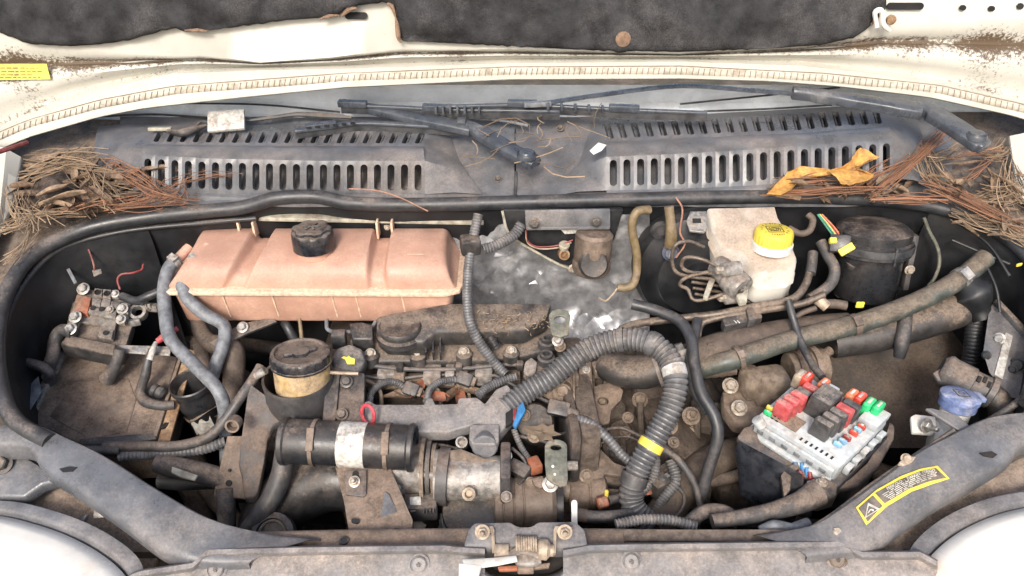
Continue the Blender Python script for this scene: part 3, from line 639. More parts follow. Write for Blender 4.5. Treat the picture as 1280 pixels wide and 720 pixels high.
for px, py, h, r in ((810,480,.30,15),(832,478,.30,22),(775,540,.26,18),(842,545,.275,15)):
    P = Q(px,py,h); MB().lathe(frame(P, FACE), [(mm(P,r),-.02),(mm(P,r),.004),(mm(P,r*.8),.01),(mm(P,r*.75),.004),(mm(P,r*.3),.006)], 22).build('boss', 'engine_dirt_shaded', eng)
g = MB()
for i in range(160):
    p = Q(random.uniform(765,835), random.uniform(466,490), .36); d = Vector((random.uniform(-.4,.4), random.uniform(-.5,.1), 1)).normalized()*random.uniform(.02,.05)
    s = Vector((.0012,0,0)); g.add([p-s, p+s, p+d*.6+s*.6+Vector((random.uniform(-.01,.01),0,0)), p+d+Vector((random.uniform(-.02,.02),0,0))], [(0,1,2,3)])
tag(g.build('grass', 'grass_green', smooth=False), 'green grass blades showing in the gap below the corrugated hose bend', 'grass', kind='stuff')
# ================================================================ coolant expansion tank
tank = thing('coolant_tank', 'salmon pink plastic coolant expansion tank with black screw cap', 'tank', (-.34, 1.17, 1.04))
x0, x1 = -.588, -.094; prof = [(1.108,1.122),(1.109,1.130),(1.113,1.146),(1.120,1.156),(1.130,1.162),(1.150,1.167),(1.175,1.171),(1.20,1.174),(1.222,1.173),(1.233,1.165),(1.236,1.122)]
rows = []; N = 160
def sm(a, b, x): t = max(0, min(1, (x-a)/(b-a))); return t*t*(3-2*t)
for i in range(N+1):
    u = i/N; x = x0+(x1-x0)*u; e = min(x-x0, x1-x); k = 1.0
    if e < .016: k = max(0.0, 1-(1-max(0,e)/.016)**2.4)**(1/2.4)
    r = []
    for (y, z) in prof:
        yy = 1.172+(y-1.172)*(.90+.10*k); zz = 1.122+(z-1.122)*(.55*k+.45 if e > .0001 else .35)
        g = max(math.exp(-((x+.470-.010*(y-1.12)/.1)/.018)**8), math.exp(-((x+.226)/.016)**8))
        lift = (z-1.122)/.05
        yy += .006*g*(1 if y < 1.14 else 0); zz -= .021*g*max(0, lift)*(1 if y > 1.112 else .3)
        zz -= .010*sm(-.30,-.30-.04, x)*0
        r.append(Vector((x + (.034*max(0,min(1,lift))*(1-u) - .016*max(0,min(1,lift))*u), yy, zz)))
    rows.append(r)
b = MB().loft(rows); n = len(prof); nn = len(rows)
b.f.append(tuple(range(n))); b.f.append(tuple((nn-1)*n+k for k in reversed(range(n))))
b.build('upper_shell', 'tank', tank, ang=60)
fl = [Vector((x0-.010,1.12,1.115)),Vector((x0+.004,1.098,1.115)),Vector((x1-.02,1.096,1.113)),Vector((x1+.006,1.106,1.113)),Vector((x1+.012,1.13,1.113)),Vector((x1+.012,1.24,1.113)),Vector((x0-.010,1.24,1.115))]
MB().prism(fl, (0,0,.0085)).build('weld_flange', 'tank_seam', tank, .002)
lo = [Vector((x0+.014,1.108,1.117)),Vector((x1-.012,1.106,1.117)),Vector((x1-.004,1.12,1.117)),Vector((x1-.004,1.232,1.117)),Vector((x0+.008,1.232,1.117)),Vector((x0+.008,1.12,1.117))]
b = MB().prism(lo, (.0,.004,-.068)); 
for v in b.v[6:]: v.x = -.34 + (v.x+.34)*.965
b.build('lower_shell', 'tank', tank, .006, 3)
for px in (276, 338, 413, 443, 501):
    p = PY(px, 364, 1.1055); MB().tube([p, p+Vector((.004,.005,-.058))], .0013, 6).build('moulding_line', 'tank_seam', tank)
C0 = Vector((-.338, 1.158, 1.160)); M = frame(C0, Vector((0,.10,1)))
MB().lathe(M, [(.030,0),(.030,.016),(.028,.018)], 32).build('neck', 'tank', tank)
cap = MB().lathe(M, [(.0345,.012),(.0355,.014),(.0355,.040),(.034,.044),(.030,.046),(.0,.046)], 60, lob=10, lamp=.012, lobr=(.013,.041)).build('cap', 'cap_black', tank)
MB().lathe(M, [(.031,.045),(.031,.050),(.027,.052),(.024,.0515)], 36, lob=6, lamp=.07).build('grip', 'cap_black', cap)
for a in range(3): MB().box(M @ Matrix.Translation((0,0,.0525)) @ Matrix.Rotation(a*1.05,4,'Z'), .030,.004,.003).build('raised_mark', 'cap_black', cap, .001)
for x in (-.470, -.226):
    MB().box(Matrix.Translation((x-.012,1.228,1.172)), .004,.028,.034).build('strap_tab', 'tank_seam', tank, .001)
    MB().box(Matrix.Translation((x+.014,1.228,1.172)), .004,.028,.034).build('strap_tab', 'tank_seam', tank, .001)
    bolt(tank, Vector((x+.003,1.232,1.17)), .004, 'bolt_zinc', (0,-1,.3))
MB().box(frame(PY(520,318,1.128), Vector((0,-.6,.8))), .03,.0005,.002).build('raised_mark', 'tank_seam', tank)
o = MB().box(Matrix.Translation((-.25,1.240,1.182)) @ Matrix.Rotation(math.radians(1.2),4,'Y'), .40,.018,.008).build('tank_rail', 'clip_beige', None, .002); tag(o, 'off white metal rail behind the salmon coolant tank under the rubber seal', 'rail')
# two grey overflow hoses
def greyhose(label, pts, rpx):
    P = spline(qs(pts), 8); t = thing('coolant_hose', label, 'hose', P[-1]); r = mm(P[0], rpx)
    MB().tube(P, r, 16, wob=.05).build('hose', 'hose_grey', t); clampring(t, P, 3, r, m='steel')
    MB().lathe(frame(P[0]+(P[0]-P[1]).normalized()*.03, P[1]-P[0]), [(r*.8,0),(r*.8,.034)], 16).build('spout', 'tank', t); return P
greyhose('long grey coolant hose from tank corner down to the engine front', [(222,324,.045),(211,336,.045),(205,360,.055),(207,395,.07),(214,425,.075),(244,457,.08),(272,487,.09),(281,515,.12),(283,560,.18),(284,620,.24)], 8.0)
greyhose('short grey coolant hose with double bend from tank side to brown pipe', [(247,323,.04),(238,334,.042),(227,350,.05),(234,372,.06),(255,392,.075),(278,405,.09),(281,420,.10),(276,440,.11),(270,456,.12),(266,470,.135)], 8.0)
hose('pipe_stub', 'brown pipe stub clamped into the short grey coolant hose', [(270,455,.122),(266,470,.14),(264,490,.17),(266,520,.2)], 7, 'hose_brown', cat='pipe')
# ================================================================ left side: battery board, fuse terminal block
bt = thing('battery_cover', 'brown dusty flat battery board below the terminal block', 'battery', Q(130, 500, .3))
plate('board', [(88,432),(190,440),(222,446),(206,500),(191,550),(105,556),(28,524)], .165, .10, 'board_brown', bt, .003)
plate('metal_edge', [(77,434),(85,434),(36,528),(26,522)], .157, .012, 'steel', bt, .001)
plate('torn_label', [(92,478),(160,472),(170,500),(158,540),(112,548),(62,520)], .1635, .001, 'steel_brown', bt, .0003)
plate('tray_lip', [(98,548),(192,540),(196,548),(150,556),(100,556)], .155, .03, 'rubber', bt, .003)
tr = thing('rusty_rail', 'rusty yellow slotted metal rail beside the black open duct', 'rail', Q(215, 520, .25))
plate('rail', [(232,436),(244,438),(212,552),(196,554)], .16, .006, 'rust', tr, .001)
plate('edge', [(226,436),(230,436),(196,545),(191,545)], .155, .012, 'steel_brown', tr, .001)
MB().prism(stadium(Q(206,531,.158), Vector((.3,.9,0)).normalized(), XX, .016, .008), (0,0,-.003)).build('slot', 'dark_hole', tr)
tb = thing('fuse_terminal_block', 'battery fuse terminal block with terracotta fuse and bolted metal tabs', 'fuse block', Q(120, 400, .14))
plate('base', [(97,352),(168,370),(166,405),(152,448),(140,446),(72,432),(83,404)], .118, .018, 'black_dusty', tb, .003)
plate('bus_plate', [(99,358),(115,362),(164,376),(160,402),(146,398),(141,424),(122,420),(126,406),(100,402),(92,418),(82,416),(90,388)], .108, .006, 'terminal', tb, .001)
plate('terracotta_fuse', [(96,368),(114,371),(109,392),(91,388)], .098, .014, 'fuse_terracotta', tb, .002)
for o_ in ([(115,372),(127,373),(125,383),(114,382)],[(127,373),(139,374),(137,384),(125,383)],[(139,375),(151,377),(149,386),(137,384)]):
    plate('fuse_link', o_, .096, .014, 'relay_black', tb, .002)
for o_ in ([(118,360),(128,361),(127,371),(117,370)],[(129,361),(139,362),(138,373),(128,372)],[(140,362),(149,364),(148,372),(139,371)],[(148,380),(162,382),(160,392),(147,390)],[(146,394),(158,396),(156,405),(145,402)],[(112,383),(125,385),(123,393),(110,391)],[(125,385),(146,388),(144,398),(123,394)]):
    plate('terminal_tab', o_, .0985, .006, 'terminal', tb, .001)
plate('front_cover', [(84,418),(143,430),(146,437),(142,444),(74,430)], .100, .03, 'black_dusty', tb, .003)
plate('eyelet_tab', [(126,411),(142,412),(139,424),(123,421)], .1, .004, 'terminal', tb, .001)
for px, py in ((122,365.5),(133.5,367)): MB().lathe(frame(Q(px,py,.0965), FACE), [(.0048,0),(.0052,.002),(.004,.002),(.0035,0)], 14, caps=True).build('hole_ring', 'dark_hole', tb)
for px, py in ((132,416),(116,385),(127,386.5)): MB().lathe(frame(Q(px,py,.0965), FACE), [(.0045,0),(.0045,.0006)], 14).build('hole', 'dark_hole', tb)
for px, py, r in ((104,361,5.5),(94,396,5.5),(88,411,5.5),(144,367,3.5),(137,387,3.5),(153,386,5),(151,399,4.5)): bpx(tb, px, py, .094, r, m='steel')
cl = thing('battery_clamp', 'loose round metal battery clamp beside the terminal block', 'clamp', Q(173, 392, .13))
MB().lathe(frame(Q(173,391,.115), Vector((.1,-.45,.85))), [(.0095,-.007),(.0145,-.007),(.0155,0),(.0145,.007),(.0095,.007),(.0095,-.007)], 24, caps=False).build('ring', 'steel', cl)
ibox('jaw', 168, 403, .115, (.02,.008,.013), 'steel', cl, 20); ibox('jaw', 188, 384, .115, (.03,.012,.013), 'terminal', cl, -8); bpx(cl, 186, 383, .108, 4, m='steel', axis=Vector((1,0,.3)))
plate('metal_strip', [(146,431),(214,433),(212,444),(146,440)], .115, .003, 'steel', None, .0006, label='bright flat metal strip with end hole below the terminal block', cat='strip')
hose('battery_cable', 'thick dark battery cable bending off the terminal block corner', [(92,416,.10),(78,413,.102),(69,424,.11),(66,445,.12),(60,462,.14),(64,480,.17)], 8, 'hose_dark', cat='cable')
hose('battery_cable', 'black cable loop against the wing panel', [(-8,455,.11),(20,452,.11),(48,457,.11),(62,466,.12),(58,472,.13)], 6.5, 'rubber', cat='cable')
hose('battery_cable', 'black cable hanging from the metal strip onto the board', [(150,436,.10),(146,452,.115),(140,465,.135),(134,474,.15)], [7,7,8,10], 'hose_dark', cat='cable')
hose('battery_cable', 'cable with frayed pale end and bent black boot beside the rusty rail', [(190,436,.10),(185,452,.11),(182,468,.125),(178,480,.14),(176,492,.15),(182,502,.15),(200,507,.15),(218,506,.155)], [4,5,6,6,6,7,6,6], 'hose_dark', cat='cable')
hose('cable_end', 'frayed whitish cable end on the metal strip', [(195,428,.10),(191,438,.1),(187,450,.105)], [2.5,4,4.5], 'sticker_white', cat='cable')
hose('red_cable_end', 'short pinkish red cable sleeve below the grey hose', [(196,427,.1),(205,421,.1),(213,416,.1),(222,410,.1)], [3.5,5,4,3], 'pink_cap', cat='cable')
qrod('cable_plug', (190,486,.145),(206,494,.15), 8, 'rubber', None, prof=[(.8,0),(1,.1),(1,.35),(.85,.4),(1,.5),(1,.8),(.7,1)]); tag(bpy.data.objects['cable_plug'], 'stubby black rubber plug lying on the battery board', 'plug')
hose('red_wire', 'thin red wire curling above the terminal block', [(150,362,.09),(147,350,.08),(152,343,.07),(166,341,.07),(177,337,.06),(179,330,.05)], 1.3, 'red_wire', cat='wire')
hose('red_wire', 'red and black wires running to the coolant tank corner', [(158,372,.09),(172,373,.085),(186,366,.08),(200,362,.075)], 2.0, 'red_wire', cat='wire')
hose('wire_bundle', 'black taped wire bundle between terminal block and tank', [(152,370,.092),(170,376,.09),(186,370,.08),(210,362,.08),(232,368,.09)], 5.5, 'rubber', cat='cable')
hose('red_wire', 'red wire hanging from a white tab at the rear wing corner', [(104,300,.03),(112,315,.04),(117,330,.05),(118,338,.06)], 1.2, 'red_wire', cat='wire')
plate('metal_tab', [(115,338),(126,336),(127,341),(117,345)], .06, .002, 'terminal', None, .0004, label='small folded metal tab on the wire behind the terminal block', cat='tab')
plate('white_tab', [(108,289),(133,287),(134,298),(110,298)], .04, .002, 'clip_beige', None, .0004, label='pale rectangular tab on the black wing wall under the seal', cat='tab')
MB().lathe(frame(Q(104,314,.05),(.3,-.8,.4)), [(.009,0),(.008,.004),(.002,.006)], 16).build('grommet','terminal'); tag(bpy.data.objects['grommet'], 'small round pale grommet on the black wing wall', 'grommet')
plate('wing_bracket', [(72,317),(78,311),(82,318),(80,322),(96,352),(92,354),(76,324)], .055, .003, 'hose_grey', None, .0005, label='thin grey angled bracket on the wing wall behind the terminal block', cat='bracket')
hose('wing_edge_hose', 'black hose following the wing edge down past the battery board', [(-4,470,.10),(4,505,.10),(22,530,.10),(52,552,.11),(95,562,.12),(150,563,.13)], 6, 'rubber')
plate('grey_label', [(38,480),(48,470),(52,490),(38,512),(32,505)], .13, .001, 'hose_grey', None, .0004, label='pale grey strip on the wing beside the battery board', cat='strip')
# ---- open black duct
P0 = Q(238,478,.135); r = mm(P0,26); M = frame(P0, Vector((-.10,-.05,1)))
du = thing('air_duct', 'open ended black round air duct with torn white label', 'duct', P0-Vector((0,0,.12)))
MB().lathe(M, [(r*.88,-.13),(r*.90,-.05),(r*.98,-.045),(r*.98,-.035),(r*.90,-.03),(r*.92,-.012),(r,-.010),(r*1.02,0),(r*.96,.002),(r*.88,-.002),(r*.86,-.12)], 36, caps=False).build('tube', 'black_plastic', du)
MB().lathe(M, [(r*.86,-.07),(0.001,-.072)], 24, caps=False).build('inner_floor', 'dark_hole', du)
vs = []
for z in (-.062,-.098):
    for k in range(9): a = -2.0+1.15*k/8; vs.append(M @ Vector((r*.915*math.cos(a), r*.915*math.sin(a), z+.006*math.sin(k*1.7))))
MB().loft([vs[:9], vs[9:]]).build('label', 'sticker_white', du)
MB().tube(spline([M @ Vector((r*.93*math.cos(a), r*.93*math.sin(a), -.055-.01*math.sin(a*2))) for a in (-2.6,-2.0,-1.4,-.8,-.2)],4), .0022, 6).build('wire_clip', 'steel_brown', du)
# ---- brown pipe under the grey hoses and other left hoses
hose('coolant_pipe', 'brown dusty branched coolant pipe behind the grey hoses', [(246,395,.14),(252,415,.14),(262,428,.14),(276,432,.14),(290,440,.14),(292,470,.16),(288,500,.18),(280,540,.2)], [9,10,11,13,15,13,12,11], 'hose_brown')
hose('coolant_pipe', 'brown stub pipe joining below the salmon tank', [(250,430,.15),(256,455,.16),(262,470,.17)], 9, 'hose_brown')
hose('long_hose', 'long dark grey hose sweeping round the open black duct', [(130,558,.13),(180,558,.13),(225,557,.125),(262,545,.12),(285,520,.105),(302,495,.09),(318,472,.085),(326,458,.085)], 6.5, 'hose_dark')
hose('long_hose', 'ribbed dark hose lying beside the long hose above the strut', [(150,570,.14),(200,567,.14),(250,562,.14),(282,552,.14)], 7, 'conduit', corr=.12, pitch=.006)
hose('radiator_hose', 'fat grey rubber hose end lying above the strut', [(198,578,.15),(225,585,.15),(255,592,.16),(290,602,.18)], 13.5, 'hose_dark')
hose('radiator_hose', 'short black hose below the fat grey rubber hose', [(200,600,.19),(230,602,.19),(270,600,.2)], 11, 'rubber')
hose('radiator_hose', 'vertical dark hose below the black reservoir bracket foot', [(282,610,.17),(283,640,.19),(284,675,.23)], 11.5, 'hose_dark')
hose('radiator_hose', 'thin straight hose crossing behind the reservoir bracket foot', [(300,600,.2),(330,625,.2),(350,640,.22)], 10, 'hose_dark')
hose('radiator_hose', 'grey hose slanting down from the intercooler pipe end to the crossmember', [(357,560,.10),(352,590,.12),(342,618,.14),(325,645,.16),(308,668,.19)], 13, 'hose_dark')
hose('engine_elbow', 'big black glossy elbow hose behind the triangular steel bracket', [(330,668,.24),(352,632,.22),(385,608,.2),(420,598,.19),(455,604,.19)], [36,38,40,40,38], 'black_plastic', seg=28)
t = thing('idler_pulley', 'round grey pulley edge with brown rim behind the crossmember', 'pulley', Q(340,668,.2)); P = Q(340,668,.16); MB().lathe(frame(P,(0,-.6,.8)), [(mm(P,27),-.02),(mm(P,27),0),(mm(P,20),.004),(mm(P,19),-.004),(mm(P,17),-.003)], 30).build('wheel','hose_dark',t); MB().lathe(frame(P,(0,-.6,.8)), [(mm(P,18),.001),(mm(P,16.5),.004),(mm(P,15),.001)], 30, caps=False).build('rim','cream',t)
plate('hose_clip', [(215,583),(236,590),(247,594),(243,600),(226,596),(214,590)], .12, .004, 'clip_beige', None, .0008, label='small pale broken clip on the strut edge beside the fat hose', cat='clip')
# ================================================================ power steering reservoir and its bracket
P0 = Q(376,449,.045); r = mm(P0,37); ax = Vector((.03,.16,1)); M = frame(P0, ax)
ps = thing('fluid_reservoir', 'amber power steering reservoir with wide ribbed black cap', 'reservoir', P0-Vector((0,0,.1)))
MB().lathe(M, [(r*.85,-.10),(r*.94,-.04),(r*.94,-.012),(r*.88,-.002)], 36).build('body', 'ps_fluid', ps)
cp = MB().lathe(M, [(r*.97,-.006),(r*1.03,-.005),(r*1.03,-.002),(r*1.0,-.001),(r*1.0,.010),(r*.97,.013),(r*.86,.015),(r*.80,.012),(r*.3,.010),(0.001,.010)], 80, lob=20, lamp=.012, lobr=(-.0015,.011)).build('cap', 'cap_black', ps)
MB().box(M @ Matrix.Translation((0,0,.012)) @ Matrix.Rotation(.5,4,'Z'), r*1.1, .009, .007).build('grip_bar', 'cap_black', cp, .002)
MB().lathe(M, [(r*.3,.010),(r*.3,.016),(r*.12,.017)], 20).build('hub', 'cap_black', cp)
br = thing('reservoir_bracket', 'black dusty plastic bracket shell with long foot holding the amber reservoir', 'bracket', Q(340,560,.2))
Mc = frame(P0+Vector((-.010,.0,-.032)), UP); rc = .056
MB().lathe(Mc, [(rc*.94,-.002),(rc,0),(rc*1.02,-.004),(rc*1.0,-.02),(rc*1.05,-.030),(rc*1.07,-.05),(rc*1.05,-.062),(rc*.98,-.068),(rc*.9,-.10),(rc*.86,-.12)], 40, caps=False).build('cup', 'bracket_dark', br)
MB().lathe(Mc, [(rc*.93,-.002),(rc*.9,-.06)], 40, caps=False).build('cup_inner', 'bracket_dark', br)
fh = lambda y: .078+(y-478)*.0006
plate('foot', [(x,y,fh(y)) for x, y in ((311,478),(330,492),(352,506),(354,524),(342,531),(334,545),(330,578),(322,616),(316,622),(305,622),(302,596),(298,580),(301,548))], .075, .016, 'bracket_dark', br, .003)
plate('foot_flange', [(x,y,fh(y)+.008) for x, y in ((284,545),(303,545),(300,579),(306,596),(307,623),(267,620),(268,612))], .075, .004, 'steel_brown', br, .001)
plate('rear_plate', [(408,462),(416,458),(456,466),(455,530),(448,534),(402,530)], .085, .012, 'bracket_dark', br, .003)
for o_ in ([(421,468),(425,467),(419,530),(414,530)],[(431,469),(435,469),(430,470),(429,471)]): plate('rib', o_, .078, .01, 'bracket_dark', br, .0015)
for px, py in ((433,477),(427,518)): bpx(br, px, py, .078, 5.5, m='black_dusty', hexa=False, name='rivet')
for px, py, r_ in ((287,588,2),(286,604,4)): MB().lathe(frame(Q(px,py,fh(py)+.0065), FACE), [(mm(Q(px,py,.07),r_),-.003),(mm(Q(px,py,.07),r_),.002)], 16).build('hole','dark_hole',br)
P = Q(292,530,.06); MB().lathe(frame(P,(0,-.9,.3)), [(.011,-.01),(.011,.008),(.008,.008),(.008,-.005)], 18).build('clip_ring','steel_brown',br)
qrod('stud', (320,470,.06),(332,463,.05), 5, 'alloy', br)
# oil filler cap with yellow oil can
oc = thing('oil_filler_cap', 'dark oil filler cap with yellow oil can symbol beside the amber reservoir', 'cap', Q(436,455,.12))
Mo = frame(Q(436,452,.10), Vector((.12,-.5,.8))); s = mm(Q(436,452,.1),1)
MB().lathe(Mo, [(s*22,-.03),(s*23,-.008),(s*22,.004),(s*19,.008),(0.001,.009)], 8).build('cap_body', 'relay_black', oc, .003)
can = [(-9,3),(-6,5),(-2,4),(0,6),(2,4),(8,2),(8,-5),(-1,-5),(-4,1)]
MB().prism([Mo @ Vector((x*s, y*s-.001, .0105)) for x, y in can], (Mo.to_3x3() @ Vector((0,0,-.001)))).build('oil_can_symbol', 'yellow', oc)
# ================================================================ intercooler pipe, triangular bracket
A, B = Q(353,551,.075), Q(519,560,.075); L = (B-A).length; r = mm(A,29); M = frame(A, B-A)
ip = thing('intercooler_pipe', 'horizontal black intercooler pipe with worn white label band', 'pipe', A.lerp(B,.5))
MB().lathe(M, [(r*.86,.004),(r*.98,0),(r*1.04,.002),(r*1.04,.008),(r*.97,.011),(r*.97,L-.011),(r*1.04,L-.008),(r*1.04,L-.002),(r*.98,L),(r*.86,L-.004),(r*.84,L-.03)], 40).build('pipe', 'black_plastic', ip)
MB().lathe(M, [(r*.975,L*.44),(r*.985,L*.44),(r*.985,L*.64),(r*.975,L*.64)], 40, caps=False).build('label_band', 'sticker_white', ip)
for z in (.25, .80):
    MB().lathe(M, [(r*.98,L*z-.003),(r*1.02,L*z-.003),(r*1.02,L*z+.003),(r*.98,L*z+.003)], 40, caps=False).build('hose_clip', 'steel_brown', ip)
    p = M @ Vector((0,0,L*z)) + Vector((0,-.6,.8))*r*1.03; MB().box(frame(p, Vector((0,-.6,.8))), .011,.034,.004).build('clip_bridge', 'steel_brown', ip, .001)
tri = thing('steel_bracket', 'dusty brown triangular steel bracket with slotted bolt plate', 'bracket', Q(465,660,.12))
P1 = [(418,580,.085),(482,578,.085),(494,604,.08),(513,650,.07),(512,667,.068),(436,665,.068),(430,628,.08)]
MB().prism(qs(P1), (0,.002,-.004)).build('plate', 'steel_brown', tri, .001)
plate('turned_edge', [(482,578,.085),(486,580,.085),(516,650,.07),(514,667,.068),(511,660,.07),(508,645,.073)], .08, .03, 'steel_brown', tri, .001)
plate('bolt_plate', [(430,588),(458,587),(458,618),(454,621),(432,618)], .076, .003, 'bracket_dark', tri, .001)
bpx(tri, 443, 602, .073, 5, m='bolt_zinc', stud=.008)
MB().prism(stadium(Q(444,594,.0735), Vector((0,1,.2)).normalized(), XX, .016, .009), (0,0,-.002)).build('slot','dark_hole',tri)
for px, py in ((444,651),(497,663)): MB().prism(stadium(Q(px,py,.067), Vector((1,-.2,0)).normalized(), Vector((0,.9,.4)).normalized(), .012,.006), (0,0,-.002)).build('slot','dark_hole',tri)
plate('worn_patch', [(481,615),(486,618),(497,640),(493,648),(476,645)], .0735, .0006, 'strut_paint', tri, .0002)

# small things under the tank and deep in the bay
t = thing('heater_strip', 'grey steel strip with bolt under the salmon tank behind the ribbed cap', 'strip', Q(305,412,.14))
MB().prism(qs([(262,428,.12),(300,405,.12),(340,396,.12),(346,402,.12),(310,416,.12),(270,436,.12)]), (0,.003,-.006)).build('strip','hose_dark',t,.001); bpx(t, 303, 409, .115, 5, m='steel')
hose('thin_pipe', 'thin tan pipe standing behind the ribbed cap under the tank', [(374,396,.12),(376,412,.13),(378,432,.15)], 2.5, 'olive_hose', cat='pipe')
hose('blue_black_hose', 'blue black hose slanting behind the ribbed cap under the tank', [(352,396,.15),(360,410,.15),(370,428,.17)], 6, 'rubber')
ibox('grey_box', 424, 424, .12, (.024,.02,.03), 'hose_dark', None, 4, bevel=.003); tag(bpy.data.objects['grey_box'], 'small grey plastic box behind the oil filler cap', 'box')
hose('dipstick_rod', 'pale horizontal rod lying on the reservoir bracket plate', [(396,464,.07),(420,466,.07),(448,467,.07)], 2.2, 'cream', cat='rod')
for pts, r_ in (([(300,430,.26),(360,440,.27),(420,470,.28)],9),([(240,560,.30),(260,610,.32),(300,660,.34)],12),([(180,560,.28),(230,600,.32),(260,660,.36)],14),([(700,560,.30),(740,600,.32),(760,660,.33)],10),([(880,480,.36),(900,520,.36),(890,560,.38)],12),([(840,470,.36),(870,500,.37),(880,540,.38)],10),([(1060,560,.30),(1100,590,.32),(1150,600,.33)],12),([(470,540,.26),(500,552,.27),(560,552,.28)],8),([(640,610,.28),(700,640,.29),(760,650,.3)],9),([(940,620,.25),(980,650,.25),(1030,660,.24)],9),([(230,420,.3),(300,470,.3),(340,500,.3)],11)):
    hose('deep_hose', 'dim dusty hose lying deep among the engine castings', pts, r_, 'engine_dark', group='dim hoses deep in the bay')
# ================================================================ engine top: cam cover, rail, loom tray
cc = thing('cam_cover', 'black dusty plastic cam cover with raised plenum and flange bolts', 'engine cover', Q(560,430,.17))
plate('flange', [(436,424,.13),(450,418,.13),(560,410,.13),(690,405,.13),(706,420,.13),(690,436,.13),(650,446,.13),(600,450,.13),(470,452,.13),(440,440,.13)], .13, .022, 'black_dusty', cc, .004)
plate('plenum', [(470,408),(470,416),(482,426),(530,428),(545,414),(618,413),(655,412),(684,396),(690,378),(560,378),(470,395)], .085, .036, 'black_dusty', cc, .006)
for px in (531, 540, 549): plate('rib', [(px,416),(px+2.5,416),(px+2.5,440),(px,440)], .1, .02, 'black_plastic', cc, .0008)
for px, py in ((463,443),(522,443),(580,441),(639,440)):
    p = Q(px,py,.12); MB().lathe(frame(p-Vector((0,0,.02)),UP), [(.014,0),(.014,.018),(.010,.021)], 20).build('bolt_boss', 'black_dusty', cc); bolt(cc, p+Vector((0,0,.002)), .0065, 'bolt_zinc', FACE)
for px, py in ((684,422),(683,442)):
    p = Q(px,py,.11); MB().lathe(frame(p-Vector((0,0,.02)),UP), [(.015,0),(.015,.012),(.011,.014),(.011,.02),(.006,.02),(.005,.012)], 20).build('rubber_mount', 'rubber', cc)
p = Q(500,408,.085); r = mm(p,27)
MB().lathe(frame(p-Vector((0,0,.012)),UP), [(r*1.12,-.01),(r*1.12,.0),(r*.97,.003),(r*.97,.007),(r*1.0,.008),(r*1.0,.013),(r*.94,.016),(r*.9,.014),(.001,.014)], 40).build('filler_seat', 'black_dusty', cc)
qrod('breather_spout', (612,420,.10),(620,434,.115), 8, 'black_plastic', cc, prof=[(.7,0),(.7,.3),(1,.35),(1,.5),(.75,.55),(.75,.8),(1,.85),(1,1),(.8,1),(.75,.7)])
plate('coil_bracket', [(436,404),(452,402),(466,406),(466,424),(440,424)], .10, .03, 'black_dusty', cc, .003)
hose('fuel_pipe', 'thin grey fuel pipe bent below the salmon tank', [(408,400,.12),(410,412,.12),(425,415,.12),(460,412,.12),(470,402,.12)], 2.5, 'hose_grey', cat='pipe')
rail = thing('fuel_rail', 'alloy fuel injector rail under the cam cover with dark return pipe', 'fuel rail', Q(555,470,.19))
qrod('rail', (455,478,.175),(650,472,.175), 10, 'alloy_brown', rail)
for px in (484, 541, 563, 605): ibox('injector', px, 468, .15, (.030 if px != 563 else .016,.03,.028), 'alloy', rail, bevel=.003)
for px in (500, 578): ibox('injector_clamp', px, 470, .152, (.02,.034,.03), 'alloy_brown', rail, bevel=.004)
P = spline(qs([(458,456,.135),(500,461,.135),(560,462,.135),(620,457,.135),(655,455,.135)]),8); MB().tube(P, .0042, 10).build('return_pipe', 'hose_dark', rail)
for px, py in ((500,460),(574,459),(650,457)): ibox('pipe_clip', px, py, .132, (.012,.014,.014), 'black_dusty', rail)
for pts in ([(458,475,.15),(470,482,.15),(476,492,.16),(477,510,.18)],[(527,470,.15),(540,481,.15),(549,491,.16),(552,512,.18)],[(585,475,.15),(586,490,.16),(586,510,.18)]):
    hose('injector_pipe', None, pts, 2.6, 'cream', rail)
for i, pts in enumerate(([(461,507,.12),(465,490,.13),(478,479,.135),(495,478,.14),(508,487,.145)],[(533,502,.12),(538,486,.13),(552,477,.135),(575,474,.138)])):
    lab = ('small ribbed injector lead beside the oil filler cap', 'small ribbed injector lead in the middle of the rail')[i]
    t = thing('injector_lead', lab, 'wire', Q(*pts[0])); hose('conduit', None, pts, 4.6, 'conduit', t, corr=.16, pitch=.004)
    e = Q(*pts[-1]); MB().box(frame(e+Vector((.008,0,0)), FACE, Vector((1,-.3,-.2))), .026,.022,.018).build('plug', 'hose_dark', t, .003)
    MB().box(frame(e+Vector((.02,-.002,-.004)), FACE, Vector((1,-.3,-.2))), .014,.016,.014).build('latch', 'steel_brown', t, .002)
hose('ribbed_conduit', 'ribbed conduit curving over the loom tray end', [(598,494,.115),(612,483,.12),(628,476,.12),(645,471,.12)], 6, 'conduit', corr=.14, pitch=.0045, cat='conduit')
hose('ribbed_conduit', 'long ribbed split conduit running down from the seal across the cam cover', [(598,268,-.01),(592,295,.01),(586,330,.03),(584,375,.05),(588,405,.065),(602,432,.09),(622,458,.115),(632,468,.12)], 6.5, 'conduit', corr=.10, pitch=.005, cat='conduit')
hose('ribbed_conduit', 'black ribbed conduit branching to the grey bracket under the seal', [(604,312,.02),(622,306,.02),(642,294,.02),(652,280,.01)], 7, 'conduit', corr=.14, pitch=.005, cat='conduit')
ibox('conduit_junction', 588, 306, .015, (.034,.03,.03), 'black_dusty', None, 10, bevel=.005); tag(bpy.data.objects['conduit_junction'], 'black plastic junction box where the conduits branch beside the tank', 'junction box')
lt = thing('loom_tray', 'flat grey wiring loom tray with angled broken arm above the throttle body', 'tray', Q(560,525,.16))
